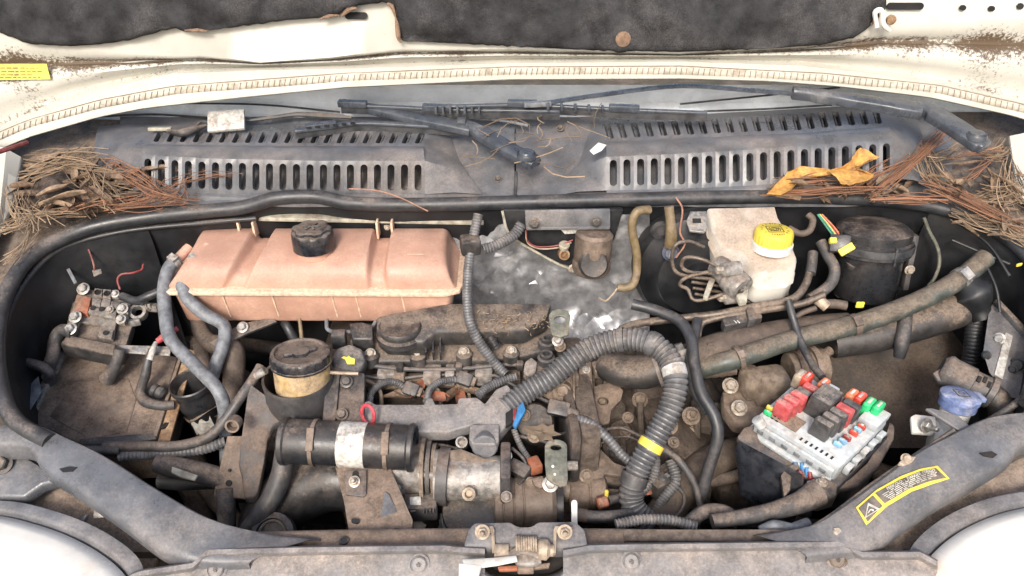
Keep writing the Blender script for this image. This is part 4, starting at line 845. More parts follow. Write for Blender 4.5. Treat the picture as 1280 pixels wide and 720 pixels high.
plate('tray', [(446,516),(452,503),(461,500),(470,505),(530,505),(533,497),(541,497),(544,505),(572,504),(573,497),(596,496),(606,504),(620,486),(634,480),(656,508),(636,528),(620,548),(604,538),(600,528),(560,540),(500,540),(448,536)], .09, .022, 'panel_plastic', lt, .003)
plate('clip_cover', [(587,530),(624,530),(624,550),(618,556),(590,555),(586,548)], .078, .016, 'panel_plastic', lt, .003)
P = Q(606,556,.09); MB().lathe(frame(P, Vector((0,-1,.25))), [(.020,-.012),(.020,.006),(.018,.008)], 28).build('round_plug', 'strut_paint', lt)
for o_, m_ in (([(648,508),(654,502),(657,512),(645,534),(641,530)], 'blue_wire'),([(642,512),(646,508),(645,522),(641,526)], 'dark_red'),([(632,516),(641,510),(640,528),(632,532)], 'dark_hole')): plate('connector_pin', o_, .085, .008, m_, lt, .001)
P = Q(460,518,.07); MB().tube([P + Vector((math.cos(a)*.010, math.sin(a)*.006-.004*math.cos(a), math.sin(a)*.014)) for a in [k*2*math.pi/20 for k in range(21)]], .003, 8).build('dipstick_ring', 'pink_cap'); tag(bpy.data.objects['dipstick_ring'], 'pinkish red dipstick loop beside the loom tray', 'dipstick')
# ================================================================ throttle body, pump and alternator
th = thing('throttle_body', 'grey alloy throttle body cylinder with end flanges', 'throttle body', Q(595,600,.17))
qrod('barrel', (558,597,.125),(634,598,.125), 28, 'alloy', th, 36, prof=[(.9,0),(1,.03),(1,.97),(.9,1)])
qrod('left_flange', (548,595,.125),(562,596,.125), 36, 'bracket_dark', th, 36)
qrod('left_rim', (544,595,.125),(549,595,.125), 33, 'alloy', th, 36)
ibox('right_flange', 632, 598, .12, (.016,.075,.085), 'bracket_dark', th, bevel=.004)
for dy in (-27, 24): bpx(th, 633, 597+dy, .09, 5, m='alloy')
plate('hood', [(554,563),(576,560),(606,572),(624,574),(606,580),(580,576),(556,571)], .09, .012, 'alloy_brown', th, .003)
p = Q(586,617,.092); MB().lathe(frame(p,(0,-.8,.6)), [(.010,-.012),(.010,.004),(.006,.005),(.005,-.004)], 20).build('eyelet','cream',th)
for dx in (-7,7): plate('eyelet_arm', [(586+dx*.7,606),(586+dx*1.1,606),(586+dx*1.0,616),(586+dx*.5,616)], .095,.006,'cream',th,.001)
p = Q(577,553,.105); MB().lathe(frame(p,(0,-.5,.8)), [(.0095,-.02),(.0095,.002),(.0065,.003),(.006,-.01)], 20).build('bushing','steel',th)
for i, (px, py) in enumerate(((609,608),(614,608))):
    p = Q(px,py,.098); MB().lathe(frame(p,(0,-.8,.6)), [(.003,0),(.003,.001),(.002,.0012)], 12).build('cast_mark','alloy',th)
eg = thing('egr_valve', 'dusty alloy exhaust valve housing with stacked flanges left of the throttle body', 'valve', Q(515,600,.2))
ibox('housing', 508, 590, .15, (.085,.09,.10), 'alloy', eg, 6, bevel=.016)
qrod('neck', (512,588,.13),(548,592,.13), 24, 'alloy', eg, 30)
for px, r_, m_ in ((528,42,'alloy_brown'),(535,38,'bracket_dark'),(541,34,'alloy_brown')): qrod('flange', (px,588,.135),(px+5,588,.135), r_, m_, eg, 30)
qrod('bolt_shank', (527,593,.10),(552,594,.10), 5.5, 'alloy', eg, 16); qrod('bolt_head', (523,593,.10),(529,593,.10), 6.5, 'steel', eg, 6)
ibox('connector', 526, 634, .13, (.05,.03,.03), 'hose_dark', eg, 4, bevel=.003); plate('white_tag', [(512,621),(526,620),(527,636),(513,639)], .112,.004,'sticker_white',eg,.001)
qrod('sensor', (505,628,.125),(512,628,.125), 6, 'steel', eg, 6)
for k in range(4): ibox('connector_rib', 530+k*4, 637, .112, (.0015,.016,.004), 'bracket_dark', eg, bevel=0)
for px, py in ((497,610),(498,618)): bpx(eg, px, py, .1, 3, m='steel')
plate('gasket_ring', [(510,652),(525,650),(533,656),(528,664),(512,664)], .15,.004,'cream',eg,.001)
bl = thing('ribbed_housing', 'black ribbed round housing below the throttle body', 'housing', Q(588,640,.3))
p = Q(588,640,.16); MB().lathe(frame(p,(0,-.45,.9)), [(mm(p,38),-.06),(mm(p,38),-.02),(mm(p,34),.01),(.001,.012)], 36).build('drum','black_plastic',bl)
for k, (rr, dz) in enumerate(((36,-.004),(38,-.018),(40,-.034))):
    M = frame(p+Vector((0,0,dz)),(0,-.45,.9)); MB().tube([M @ Vector((mm(p,rr)*math.cos(a), mm(p,rr)*math.sin(a), 0)) for a in [math.pi+math.pi*j/20 for j in range(21)]], .0028, 8).build('rib','hose_grey',bl)
MB().tube([p+Vector((0,-.035,.0)), p+Vector((0,-.05,-.05))], .002, 6).build('seam','black_plastic',bl)
al = thing('alternator', 'rust brown ribbed alternator behind the bonnet latch', 'alternator', Q(660,630,.28))
qrod('body', (618,630,.16),(694,628,.16), 33, 'steel_brown', al, 40, prof=[(.92,0),(1,.02),(1,.13),(.96,.14),(.96,.16),(1,.17),(1,.30),(.96,.31),(.96,.33),(1,.34),(1,.46),(.96,.47),(.96,.49),(1,.5),(1,.93),(.93,.97),(.88,1)])
bpx(al, 688, 605, .10, 7, m='steel'); plate('ear', [(664,598),(678,594),(684,604),(676,610),(668,606)], .1,.006,'steel_brown',al,.002)
qrod('fan_shell', (690,632,.17),(703,632,.17), 30, 'black_plastic', al, 30)
gb = thing('lifting_bracket', 'grey green steel lifting bracket with oval eye', 'bracket', Q(695,600,.15))
b = MB()
def holed(outline, hole, h, d):
    """plate with a hole: outline and hole have the same number of points"""
    A = [Q(x,y,h) for x, y in outline]; Bh = [Q(x,y,h) for x, y in hole]; n = len(A); dv = Vector((0,.15,-.98))*d; m = MB()
    vs = A+Bh+[p+dv for p in A]+[p+dv for p in Bh]; fs = []
    for i in range(n):
        j = (i+1) % n; fs += [(i,j,n+j,n+i),(2*n+j,2*n+i,3*n+i,3*n+j),(j,i,2*n+i,2*n+j),(n+i,n+j,3*n+j,3*n+i)]
    return m.add(vs, fs)
ell = lambda cx, cy, rx, ry, n, a0=0: [(cx+rx*math.cos(a0+2*math.pi*k/n), cy+ry*math.sin(a0+2*math.pi*k/n)) for k in range(n)]
out = ell(695,558,14,9,16); out = [(x, y) if y < 560 else (681 if x < 695 else 709, 560+(y-558)*5.2) for x, y in out]
out[4] = (700,608); out[3] = (708,607); out[2] = (710,598); out[5] = (688,602); out[6] = (683,597)
holed(out, ell(695,559,7,3.6,16), .085, .004).build('plate','bracket_green',gb,.001)
for px, py in ((691,583),(693.5,593)): MB().lathe(frame(Q(px,py,.0845),FACE), [(.0022,0),(.0022,.0008)], 10).build('dimple','ink_pale',gb)
qrod('spacer', (706,582,.11),(722,582,.11), 6, 'steel', gb, 16)
g2 = thing('lifting_bracket', 'olive steel bracket with round eye at the foil edge beside the cam cover', 'bracket', Q(700,410,.1))
out = [(686,394),(690,388),(696,386),(703,386),(710,388),(713,394),(712,404),(711,418),(700,421),(690,418),(688,412),(687,402)]
holed(out, ell(700,399,7.5,4.5,12,math.pi*1.05), .075, .004).build('plate','bracket_green',g2,.001)
bpx(g2, 697, 426, .1, 5, m='steel')
tp = thing('tan_bracket', 'tan dusty steel bracket with rounded lug under the big corrugated hose', 'bracket', Q(690,470,.16))
plate('plate', [(655,458),(668,452),(700,445),(716,448),(724,470),(722,498),(690,500),(664,484),(654,470)], .125,.006,'steel_brown',tp,.002)
plate('lug', [(656,452),(664,446),(672,452),(670,464),(660,470),(654,464)], .115,.008,'alloy',tp,.003)
for px, py, r_ in ((702,490,7),(715,454,4),(700,433,5),(656,519,5),(668,545,6),(663,602,4)): bpx(tp, px, py, .115, r_, m='alloy_brown')
plate('side_plate', [(725,450),(742,446),(748,560),(728,560)], .17,.01,'engine_dirt_shaded',tp,.002)
plate('arm', [(738,452),(760,446),(770,452),(768,462),(744,464)], .15,.02,'steel_brown',tp,.003); bpx(tp, 762, 454, .14, 5, m='alloy_brown')
pb = thing('gearbox_bracket', 'beige brown bolted bracket plate behind the corrugated hose', 'bracket', Q(745,575,.22))
plate('plate', [(722,568),(738,558),(752,562),(768,578),(786,584),(784,596),(756,592),(752,602),(738,606),(722,600)], .175,.008,'steel_brown',pb,.002)
bpx(pb, 733, 595, .17, 6, m='alloy_brown'); plate('fin', [(752,590),(786,594),(782,606),(754,602)], .185,.006,'engine_dirt_shaded',pb,.001); plate('fin', [(752,610),(784,612),(780,620),(756,620)], .195,.006,'engine_dirt_shaded',pb,.001)
hb = thing('hanger_bracket', 'brown steel hanger with round hole beside the grass gap', 'bracket', Q(760,500,.2))
holed([(741,484),(750,480),(770,478),(779,488),(776,500),(764,512),(762,528),(750,532),(744,524),(742,512),(741,502),(741,492)], ell(754,501,7,5.5,12,math.pi*1.15), .17,.006).build('plate','steel_brown',hb,.001)
for px, py in ((752,490),(785,520),(752,500)): bpx(hb, px, py+2, .19, 5, m='alloy_brown')
t = thing('orange_connector', 'small rust orange sensor plug with yellow latch beside the alternator', 'connector', Q(753,628,.2))
qrod('plug', (746,630,.16),(760,626,.16), 8, 'fuse_terracotta', t, 12, prof=[(.7,0),(1,.1),(1,.9),(.6,1)]); ibox('latch', 758, 617, .15, (.006,.006,.014), 'yellow', t, 10); qrod('boot', (760,626,.16),(775,622,.17), 6, 'rubber', t, 14)
t = thing('green_connector', 'tiny green wire connector beside the lifting bracket', 'connector', Q(742,557,.2)); ibox('plug', 742, 557, .155, (.014,.009,.009), 'green_wire', t, 15); hose('wire', None, [(748,556,.155),(765,548,.155),(785,546,.16),(800,552,.17)], 1.3, 'hose_dark', t)
ibox('sensor_block', 726, 562, .16, (.022,.03,.05), 'black_plastic', None, 5); tag(bpy.data.objects['sensor_block'], 'small black sensor block beside the lifting bracket', 'sensor')
o = MB().prism(stadium(Q(718,643,.06), Vector((0,.62,.78)).normalized(), XX, .040, .0085), (0,.002,-.001)).build('white_prop', 'white_plastic', None, .0006); tag(o, 'slim white plastic peg standing behind the bonnet latch', 'peg')
# ================================================================ big corrugated hose and branches
BIG = [(632,510,.10),(655,492,.095),(685,474,.085),(715,450,.07),(745,432,.055),(780,424,.04),(812,428,.03),(836,448,.03),(845,478,.035),(838,510,.05),(823,540,.07),(806,570,.09),(793,598,.11),(789,622,.13),(796,640,.14),(815,656,.15)]
P = spline(qs(BIG), 10); r = mm(P[70], 15.0)
bh = thing('corrugated_hose', 'thick grey corrugated wiring hose arching down to the gearbox with yellow tape', 'hose', P[-1])
MB().tube(P, r, 18, True, .13, .0075).build('hose', 'conduit', bh, ang=25)
def wrap(i, j, m, k=1.06, nm='tape'): MB().tube(P[i:j], r*k, 18, False).build(nm, m, bh)
wrap(104,108,'yellow'); wrap(74,79,'tape_white',1.04); wrap(48,51,'conduit',1.06,'band'); wrap(60,64,'conduit',1.08,'band'); wrap(118,124,'hose_dark',1.12,'joint')
hose('branch_conduit', 'ribbed branch conduit from a black plug joining the corrugated hose', [(712,522,.10),(735,528,.10),(757,545,.10),(775,566,.11),(793,582,.115)], [7,6.5,6,6,6.5], 'conduit', corr=.10, pitch=.006, cat='conduit')
t = thing('black_plug', 'black rectangular connector plug on the branch conduit', 'connector', Q(700,513,.12)); MB().box(frame(Q(698,511,.098), FACE, Vector((1,-.2,-.1))), .035,.024,.02).build('body','black_plastic',t,.003); MB().lathe(frame(Q(706,514,.098), Vector((1,-.3,-.2))), [(.009,0),(.009,.018),(.007,.022)], 16).build('collar','hose_dark',t)
for i, (lab, pts, rp, cor) in enumerate((('thin ribbed conduit hanging below the corrugated hose end', [(812,552,.14),(820,575,.15),(815,600,.17),(800,618,.18)], 6, .14),('thin ribbed conduit bending behind the yellow tape', [(838,575,.16),(845,600,.17),(832,620,.18),(815,645,.19)], 7, .14),('smooth thin cable beside the hanging ribbed conduit', [(818,555,.13),(848,575,.13),(868,605,.15),(876,635,.17)], 4.5, 0),('black ribbed hose lying behind the crossmember', [(770,656,.07),(800,650,.07),(835,650,.07),(870,658,.075)], 7, .14),('fat black hose lying on the crossmember end', [(860,655,.1),(880,640,.1),(905,640,.1),(925,655,.1)], 9, 0))):
    hose('lower_conduit' if cor else 'lower_cable', lab, pts, rp, 'conduit' if cor else 'hose_dark', corr=cor, pitch=.005, cat='conduit' if cor else 'cable')
hose('ribbed_conduit', 'thin grey conduit dropping beside the blue connector on the tray', [(642,536,.10),(650,556,.115),(660,572,.13),(668,584,.14)], 4, 'conduit', corr=.12, pitch=.004, cat='conduit')
ibox('brown_connector', 668, 582, .13, (.02,.024,.02), 'fuse_terracotta', None, 20, bevel=.003); tag(bpy.data.objects['brown_connector'], 'rusty brown wire connector beside the green lifting bracket', 'connector')
ibox('dark_connector', 650, 588, .13, (.035,.022,.022), 'hose_dark', None, -35, 20, bevel=.003); tag(bpy.data.objects['dark_connector'], 'dark grey connector between throttle flange and alternator', 'connector')
for i, (lab, pts) in enumerate((('long black rubber tube snaking down in front of the brown pipes', [(790,380,.05),(820,388,.05),(850,402,.045),(864,425,.045),(868,455,.05),(876,490,.06),(893,520,.07),(897,548,.09),(886,585,.13),(876,622,.17)]),('second black rubber tube running beside the snaking tube', [(872,400,.06),(866,430,.058),(862,460,.065),(870,490,.075),(886,516,.082)]))):
    hose('vacuum_tube', lab, pts, 7.5 if i == 0 else 6.5, 'rubber', cat='tube')

# ---- more castings and pipework in the middle
t = thing('bell_flange', 'rusty upright bell housing flange edge with small bolts', 'flange', Q(735,540,.25))
P = spline(qs([(731,452,.135),(732,475,.145),(735,505,.155),(740,530,.17),(744,560,.19)]),6); bar(P, .012, .022, up=Vector((1,0,0))).build('edge','steel_brown',t,.002)
for px, py in ((730,487),(733,462),(738,522)): bpx(t, px, py, .13, 3.5, m='steel')
t = thing('embossed_cap', 'round black dusty cap with embossed marks under the blue connector', 'cap', Q(668,530,.16)); p = Q(668,528,.135); MB().lathe(frame(p,FACE), [(mm(p,25),-.03),(mm(p,25),0),(mm(p,22),.005),(.001,.006)], 32).build('disc','black_dusty',t)
for k in range(6): ibox('emboss', 657+k*4, 521-abs(k-2.5)*-.8, .128, (.002,.006,.001), 'bracket_dark', t, -10, 35, bevel=0)
t = thing('folded_bracket', 'tan folded steel bracket with hex bolt beside the bell flange', 'bracket', Q(704,495,.14)); plate('plate', [(690,486),(716,468),(717,500),(692,502)], .118,.004,'steel_brown',t,.001); plate('fold', [(716,466),(719,466),(719,500),(716,502)], .108,.014,'steel_brown',t,.001); bpx(t, 704, 489, .113, 6.5, m='alloy_brown')
t = thing('starter_motor', 'brown smooth starter casing below the beige bracket', 'motor', Q(735,620,.25)); qrod('casing', (710,618,.2),(758,616,.2), 22, 'steel_brown', t, 30, prof=[(.85,0),(1,.06),(1,.5),(.95,.52),(.95,.56),(1,.58),(1,.94),(.8,1)]); qrod('tail', (700,612,.19),(712,614,.19), 14, 'alloy_brown', t, 20)
hose('cross_hose', 'black horizontal hose behind the white peg', [(722,644,.11),(745,646,.11),(770,645,.115),(788,642,.125)], 7.5, 'rubber'); hose('cross_collar', 'brown collar on the hose behind the white peg', [(720,643,.108),(734,645,.108)], 8.5, 'hose_brown', cat='collar')
hose('gearbox_hose', 'wide brown dusty hose bending down beside the black tubes', [(930,562,.24),(900,572,.235),(872,588,.23),(852,612,.22),(832,640,.21),(812,662,.2)], [17,20,20,20,21,20], 'hose_brown', seg=22)
hose('gearbox_hose', 'narrow brown hose leading under the fuse box', [(880,602,.24),(905,599,.235),(932,592,.22)], 8, 'hose_brown')
t = thing('gearbox_cowl', 'curved brown gearbox casting wall beside the dark void', 'casting', Q(860,540,.3))
MB().loft([[Q(846,488,.24),Q(850,505,.25),Q(858,525,.26),Q(875,540,.27),(Q(905,548,.28))],[Q(838,500,.20),Q(842,520,.21),Q(850,540,.22),Q(872,556,.23),Q(905,566,.25)],[Q(825,520,.20),Q(832,545,.205),Q(846,566,.21),Q(868,580,.22),Q(900,586,.24)],[Q(815,545,.24),Q(825,570,.24),Q(842,590,.25),Q(862,600,.26),Q(895,606,.28)]], (0,.004,-.02)).build('wall','engine_dirt_shaded',t,.003)
for px, py, r_ in ((836,532,8),(842,553,5),(864,520,8)): bpx(t, px, py, .195, r_, m='alloy_brown', stud=.01)
t = thing('relay_plug', 'small black multi pin plug behind the yellow taped hose', 'connector', Q(826,604,.2)); ibox('body', 826, 602, .185, (.05,.035,.03), 'black_dusty', t, 35, bevel=.003)
for k in range(3): ibox('pin_slot', 822+k*6, 604-k*5, .166, (.006,.008,.002), 'hose_grey', t, 35, bevel=.0005)
hose('orange_pipe', 'rust orange stub beside the lower corrugated hose', [(800,596,.18),(806,604,.18),(808,616,.19)], 9, 'fuse_terracotta', cat='pipe')
t = thing('valve_stack', 'stacked brown round dampers below the grass gap', 'damper', Q(815,490,.34))
for k in range(3): p = Q(812+k*2,482+k*9,.29+.01*k); MB().lathe(frame(p,Vector((.1,-.3,1))), [(mm(p,20+k*2),-.006),(mm(p,22+k*2),0),(mm(p,20+k*2),.006),(mm(p,8),.009)], 26).build('disc','engine_dirt_shaded',t)
# ================================================================ firewall: foil, heater parts
NX, NY = 44, 28; vs = []; fs = []
for j in range(NY+1):
    for i in range(NX+1):
        ed = i in (0, NX) or j in (0, NY)
        px = 566 + 246*(i + (0 if ed else random.uniform(-.42,.42)))/NX; py = 268 + 160*(j + (0 if ed else random.uniform(-.42,.42)))/NY
        y = 1.238 - .05*max(0, (py-390)/38)**1.5
        vs.append(PY(px, py, y - .010*mnoise.noise(Vector((px*.03, py*.04, 1))) + .006*abs(mnoise.noise(Vector((px*.07+py*.06, py*.09-px*.03, 4)))) + random.uniform(-.0009,.0009)))
for j in range(NY):
    for i in range(NX):
        a, b_, c_, d_ = j*(NX+1)+i, j*(NX+1)+i+1, (j+1)*(NX+1)+i+1, (j+1)*(NX+1)+i
        fs += [(a,b_,c_),(a,c_,d_)] if random.random() < .5 else [(a,b_,d_),(b_,c_,d_)]
o = MB().add(vs, fs).build('foil_insulation', 'foil', None, ang=34); tag(o, 'crumpled silver foil heat insulation on the firewall', 'foil')
op = thing('heater_opening', 'dark angled firewall opening with pale lip above the foil', 'opening', PY(690,320,1.245))
O_ = [(628,262),(780,262),(768,300),(742,328),(716,334),(700,330),(640,298),(632,284)]
MB().prism([PY(x,y,1.218) for x, y in O_], (0,.012,0)).build('recess_shade', 'bay_black', op, .003)  # dark plate set before the foil, standing for the opening's shade
MB().tube(spline([PY(x,y,1.216) for x, y in ((628,264),(634,288),(645,300),(672,316),(700,331),(718,335),(742,328))],4), .0025, 8).build('lip', 'clip_beige', op)
hb2 = thing('grey_mount_bracket', 'flat grey steel mounting bracket with two bolts under the seal', 'bracket', PY(710,275,1.21))
MB().prism([PY(x,y,1.195) for x, y in ((656,264),(763,262),(763,284),(657,285))], (0,.006,0)).build('plate', 'strut_paint', hb2, .002)
MB().prism([PY(x,y,1.195) for x, y in ((657,284),(763,283),(762,287),(658,288))], (0,.03,-.002)).build('fold', 'strut_paint', hb2, .001)
for px, py in ((668,279),(745,277)): bolt(hb2, PY(px,py,1.193), .007, 'black_dusty', Vector((0,-1,.2)))
MB().prism([PY(x,y,1.205) for x, y in ((698,284),(742,284),(742,291),(706,293))], (0,.004,0)).build('white_plate', 'sticker_white', hb2, .001)
mt = thing('fan_motor', 'brown dusty round motor housing under the grey bracket', 'motor', PY(740,310,1.21))
MB().lathe(frame(PY(740,322,1.19), Vector((.05,.12,1))), [(.030,-.028),(.034,-.02),(.034,-.008),(.031,-.004),(.033,.0),(.033,.045),(.028,.05)], 32).build('housing', 'steel_brown', mt)
MB().lathe(frame(PY(742,330,1.160), Vector((.03,-1,.4))), [(.026,-.02),(.026,.0),(.022,.006),(.012,.004)], 28).build('end_cap', 'black_dusty', mt)
p = PY(705,318,1.205); MB().lathe(frame(p,(.1,-1,.35)), [(.010,-.012),(.010,.004),(.0065,.005),(.006,-.006)], 18).build('spout', 'rust', mt)
MB().lathe(frame(p+Vector((0,.004,.012)),(0,-.3,1)), [(.009,0),(.010,.008),(.008,.01)], 14).build('spout_flange', 'clip_beige', mt)
bolt(mt, PY(716,336,1.214), .006, 'bolt_zinc', Vector((0,-1,.2)))
for i, (lab, pts, m_) in enumerate((('red wire looping below the grey mounting bracket', ((658,286),(659,300),(670,308),(690,308),(706,304),(716,300)), 'red_wire'),('cream wire looping below the grey mounting bracket', ((657,288),(660,304),(676,311),(700,309),(714,303)), 'cream'))):
    o = MB().tube(spline([PY(x,y,1.208) for x, y in pts],6), .0015, 6).build('loop_wire', m_); tag(o, lab, 'wire')
# ================================================================ brake booster, master cylinder, reservoir
bo = thing('brake_booster', 'large round black brake servo drum behind the white reservoir', 'brake servo', PY(870,360,1.2))
c = PY(868,332,1.215); R = .112
MB().lathe(frame(c, Vector((0,-1,.12))), [(R,-.02),(R,.004),(R*.985,.010),(R*.95,.014),(R*.93,.022),(R*.7,.038),(R*.66,.05),(R*.3,.055),(R*.28,.075)], 64).build('drum', 'bay_black', bo)
for k in range(5):
    pass
p = PY(825,287,1.178); MB().lathe(frame(p,(0,-1,.2)), [(.016,0),(.016,.004),(.009,.005),(.008,-.006)], 24).build('port', 'black_plastic', bo)
vv = PY(838,315,1.165); MB().lathe(frame(vv,(0,-1,.35)), [(.014,-.01),(.015,.004),(.011,.008),(.010,.012)], 22).build('check_valve', 'valve_blue', bo); MB().prism(stadium(vv+Vector((0,-.013,.004)), Vector((.3,0,.95)), Vector((.95,0,-.3)), .014,.006), (0,.003,0)).build('valve_label','sticker_white',bo)
o = MB().tube(spline([PY(836,258,1.16),PY(838,275,1.152),PY(839,292,1.148),PY(838,306,1.152)],6), [.008,.008,.010,.0105], 14).build('servo_hose','olive_hose'); tag(o, 'short olive tan vacuum hose standing on the servo check valve', 'hose')
o = MB().tube(spline([PY(812,262,1.20),PY(796,265,1.19),PY(790,285,1.185),PY(796,318,1.18),PY(795,345,1.17),PY(788,358,1.16),PY(772,360,1.16)],8), .0075, 14).build('heater_hose','olive_hose'); tag(o, 'olive tan bent pipe curving down the foil edge beside the servo', 'hose')
o = MB().tube(spline([PY(772,360,1.16),PY(766,368,1.158),PY(757,376,1.156),PY(748,372,1.156)],6), .002, 8).build('pipe_clip_wire','cream'); tag(o, 'thin cream bent wire clip on the olive pipe end', 'wire')
mc = thing('master_cylinder', 'silver alloy brake master cylinder with round end below the white reservoir', 'master cylinder', PY(920,370,1.06))
A, B = PY(895,330,1.14), PY(928,362,1.085)
ax = (B-A).normalized(); L = (B-A).length
MB().lathe(frame(A, ax), [(.018,0),(.021,.01),(.021,L*.55),(.024,L*.56),(.024,L*.95),(.022,L),(.010,L),(.010,L-.003),(.006,L-.003)], 32).build('barrel', 'alloy', mc)
for px, py in ((904,337),(907,372)):
    e = PY(px,py,1.09); MB().lathe(frame(e, Vector((-1,-.3,.1))), [(.012,-.03),(.012,0),(.008,.002)], 18).build('port', 'alloy', mc); MB().lathe(frame(e, Vector((-1,-.3,.1))), [(.0065,0),(.0065,.012),(.004,.014)], 6).build('union_nut', 'bolt_zinc', mc)
bolt(mc, PY(926,363,1.078), .004, 'black_dusty', ax)
plate('mount_ear', [(920,368),(936,360),(934,376),(925,378)], .03,.01,'clip_beige',mc,.002)
# white reservoir
rs = thing('brake_reservoir', 'white brake fluid reservoir with yellow screw cap', 'reservoir', PY(945,370,1.1))
# top outline (px,py) on gently sloping top, front steps down to the cap lobe
top = [(884,262),(968,260),(972,274),(978,284),(988,306),(996,326),(994,336),(984,342),(966,344),(950,344),(940,338),(934,326),(924,316),(908,314),(898,306),(890,290)]
def rtop(px, py): return PY(px, py, 1.205 - .10*(py-262)/80)
T = [rtop(*q) for q in top]; ctr = sum(T, Vector())/len(T)
rows = []
for k, (sh, dz) in enumerate(((.90,.006),(.97,.004),(1.0,-.002),(1.0,-.022),(1.03,-.024),(1.03,-.028),(.99,-.030),(.97,-.055),(.9,-.062))):
    rows.append([ctr + (p-ctr)*sh + Vector((0,0,dz)) for p in T] )
rows = [r+[r[0]] for r in rows]
b = MB().loft(rows); m = len(T)+1; b.f.append(tuple(range(len(T)))); b.f.append(tuple((len(rows)-1)*m+k for k in reversed(range(len(T)))))
b.build('body', 'reservoir_white', rs, ang=45)
cpos = rtop(964, 312) + Vector((0,0,.002)); M = frame(cpos, Vector((0,.10,1)))
MB().lathe(M, [(.034,0),(.034,.012),(.030,.014)], 36).build('neck', 'white_plastic', rs)
cp = MB().lathe(M, [(.0295,.008),(.0315,.010),(.0315,.030),(.030,.034),(.027,.0355),(.001,.0358)], 72, lob=24, lamp=.016, lobr=(.009,.031)).build('cap', 'yellow', rs)
def ring(M, r, w, z, a0=0, a1=2*math.pi, n=40): return MB().loft([[M @ Vector((rr*math.cos(a0+(a1-a0)*k/n), rr*math.sin(a0+(a1-a0)*k/n), z)) for k in range(n+1)] for rr in (r-w/2, r+w/2)], M.to_3x3() @ Vector((0,0,.0005)))
ring(M, .0065, .0014, .036).build('symbol_ring', 'ink', cp); ring(M, .0035, .001, .036).build('symbol_ring', 'ink', cp)
for s_ in (-1, 1): ring(M, .0095, .0012, .036, math.pi/2*(1-s_)-.8, math.pi/2*(1-s_)+.8, 12).build('symbol_arc', 'ink', cp)
b = MB()
for sx, sy, w_, h_ in ((0,.0115,.025,.001),(0,-.0115,.025,.001),(.0125,0,.001,.023),(-.0125,0,.001,.023)): b = MB(); b.box(M @ Matrix.Translation((sx,sy,.0363)), w_,h_,.0006); b.build('symbol_frame','ink',cp)
k = 0
for a in range(34):   # worn lettering round the rim
    an = a/34*2*math.pi
    if random.random() < .3: continue
    MB().box(M @ Matrix.Rotation(an,4,'Z') @ Matrix.Translation((.0215,0,.0363)), random.uniform(.002,.0042), .0011, .0005).build('rim_letter','ink',cp)
plate('flat_grey_bracket', [(863,264),(883,264),(884,286),(880,290),(862,288),(858,276)], -.02,.004,'steel',None,.001,label='small galvanised bracket with square hole left of the white reservoir',cat='bracket')
fb = bpy.data.objects['flat_grey_bracket']; MB().box(frame(Q(871,276,-.0215),FACE), .014,.008,.002).build('square_hole','dark_hole',fb)
# brake lines
def bline(lab, pts, r=.0032, m='brake_line', nm='brake_line', cat='brake line'):
    o = MB().tube(spline([PY(*p) for p in pts],8), r, 10).build(nm, m); return tag(o, lab, cat)
bline('brake line looping up over the servo from the master cylinder', [(904,338,1.095),(880,325,1.10),(858,322,1.11),(852,332,1.12),(862,340,1.12),(890,342,1.12),(905,346,1.12)])
bline('brake line rising to the upper servo edge beside the check valve', [(880,309,1.13),(862,302,1.13),(845,306,1.12),(840,325,1.12),(848,342,1.115),(880,348,1.115),(920,352,1.115)])
bline('lower brake line bending back from the lower union', [(903,368,1.085),(880,375,1.085),(866,374,1.09),(860,362,1.10),(850,356,1.105),(858,347,1.105),(885,340,1.11)])
for i in range(4): bline(('first','second','third','fourth')[i]+' of the parallel brake lines running under the reservoir, counted from the top', [(862+i*2,345+i*7.5,1.125),(900,350+i*7.5,1.125),(945,357+i*7,1.12),(985,362+i*6,1.12)], .0028)
plate('line_clip', [(887,347),(894,349),(885,372),(879,370)], .03,.008,'clip_beige',None,.001,label='pale green plastic clip holding the parallel brake lines',cat='clip')
hose('metal_pipe', 'long brown steel pipe running across below the servo to the right', [(775,412,.09),(800,404,.085),(850,398,.08),(900,392,.07),(950,382,.06),(990,374,.05),(1007,355,.045),(1014,330,.04)], 5, 'brake_line', cat='pipe')
hose('metal_pipe', 'thinner brown steel pipe bending up below the servo', [(872,420,.08),(876,406,.08),(890,399,.075),(940,390,.065),(1000,380,.055),(1030,368,.045)], 4.5, 'brake_line', cat='pipe')
t = thing('pipe_clamp', 'black pipe clamp block with white print holding the steel pipes', 'clamp', Q(920,400,.1)); plate('block', [(902,397),(950,388),(954,396),(906,408)], .062,.02,'black_dusty',t,.003); plate('strap', [(932,384),(942,382),(946,398),(936,400)], .055,.02,'bracket_dark',t,.003)
for k in range(2): ibox('print_mark', 919+k*4, 402, .0585, (.002,.008,.0006), 'ink_pale', t, 20)
hose('sleeve', 'grey heat sleeve on the steel pipe end right of the reservoir', [(1013,342,.042),(1015,328,.038),(1016,316,.035)], 6.5, 'hose_dark', cat='sleeve')
hose('ac_hose', 'black hose curling down beside the yellow tagged connector', [(1026,302,.03),(1034,318,.035),(1043,335,.04),(1040,352,.05),(1028,364,.055),(1012,374,.06)], 7, 'hose_dark')
t = thing('wiring_connector', 'black connector with bright yellow latch and coloured wires', 'connector', Q(1050,305,.03)); MB().box(frame(Q(1050,305,.01), Vector((-.3,-.7,.6)), Vector((1,.6,-.6))), .034,.030,.024).build('body','black_plastic',t,.003); MB().box(frame(Q(1058,312,.002), Vector((-.3,-.7,.6)), Vector((1,.45,.3))), .026,.013,.012).build('latch','yellow',t,.002); MB().box(frame(Q(1041,301,.0), FACE), .012,.010,.010).build('clip','yellow',t,.002)
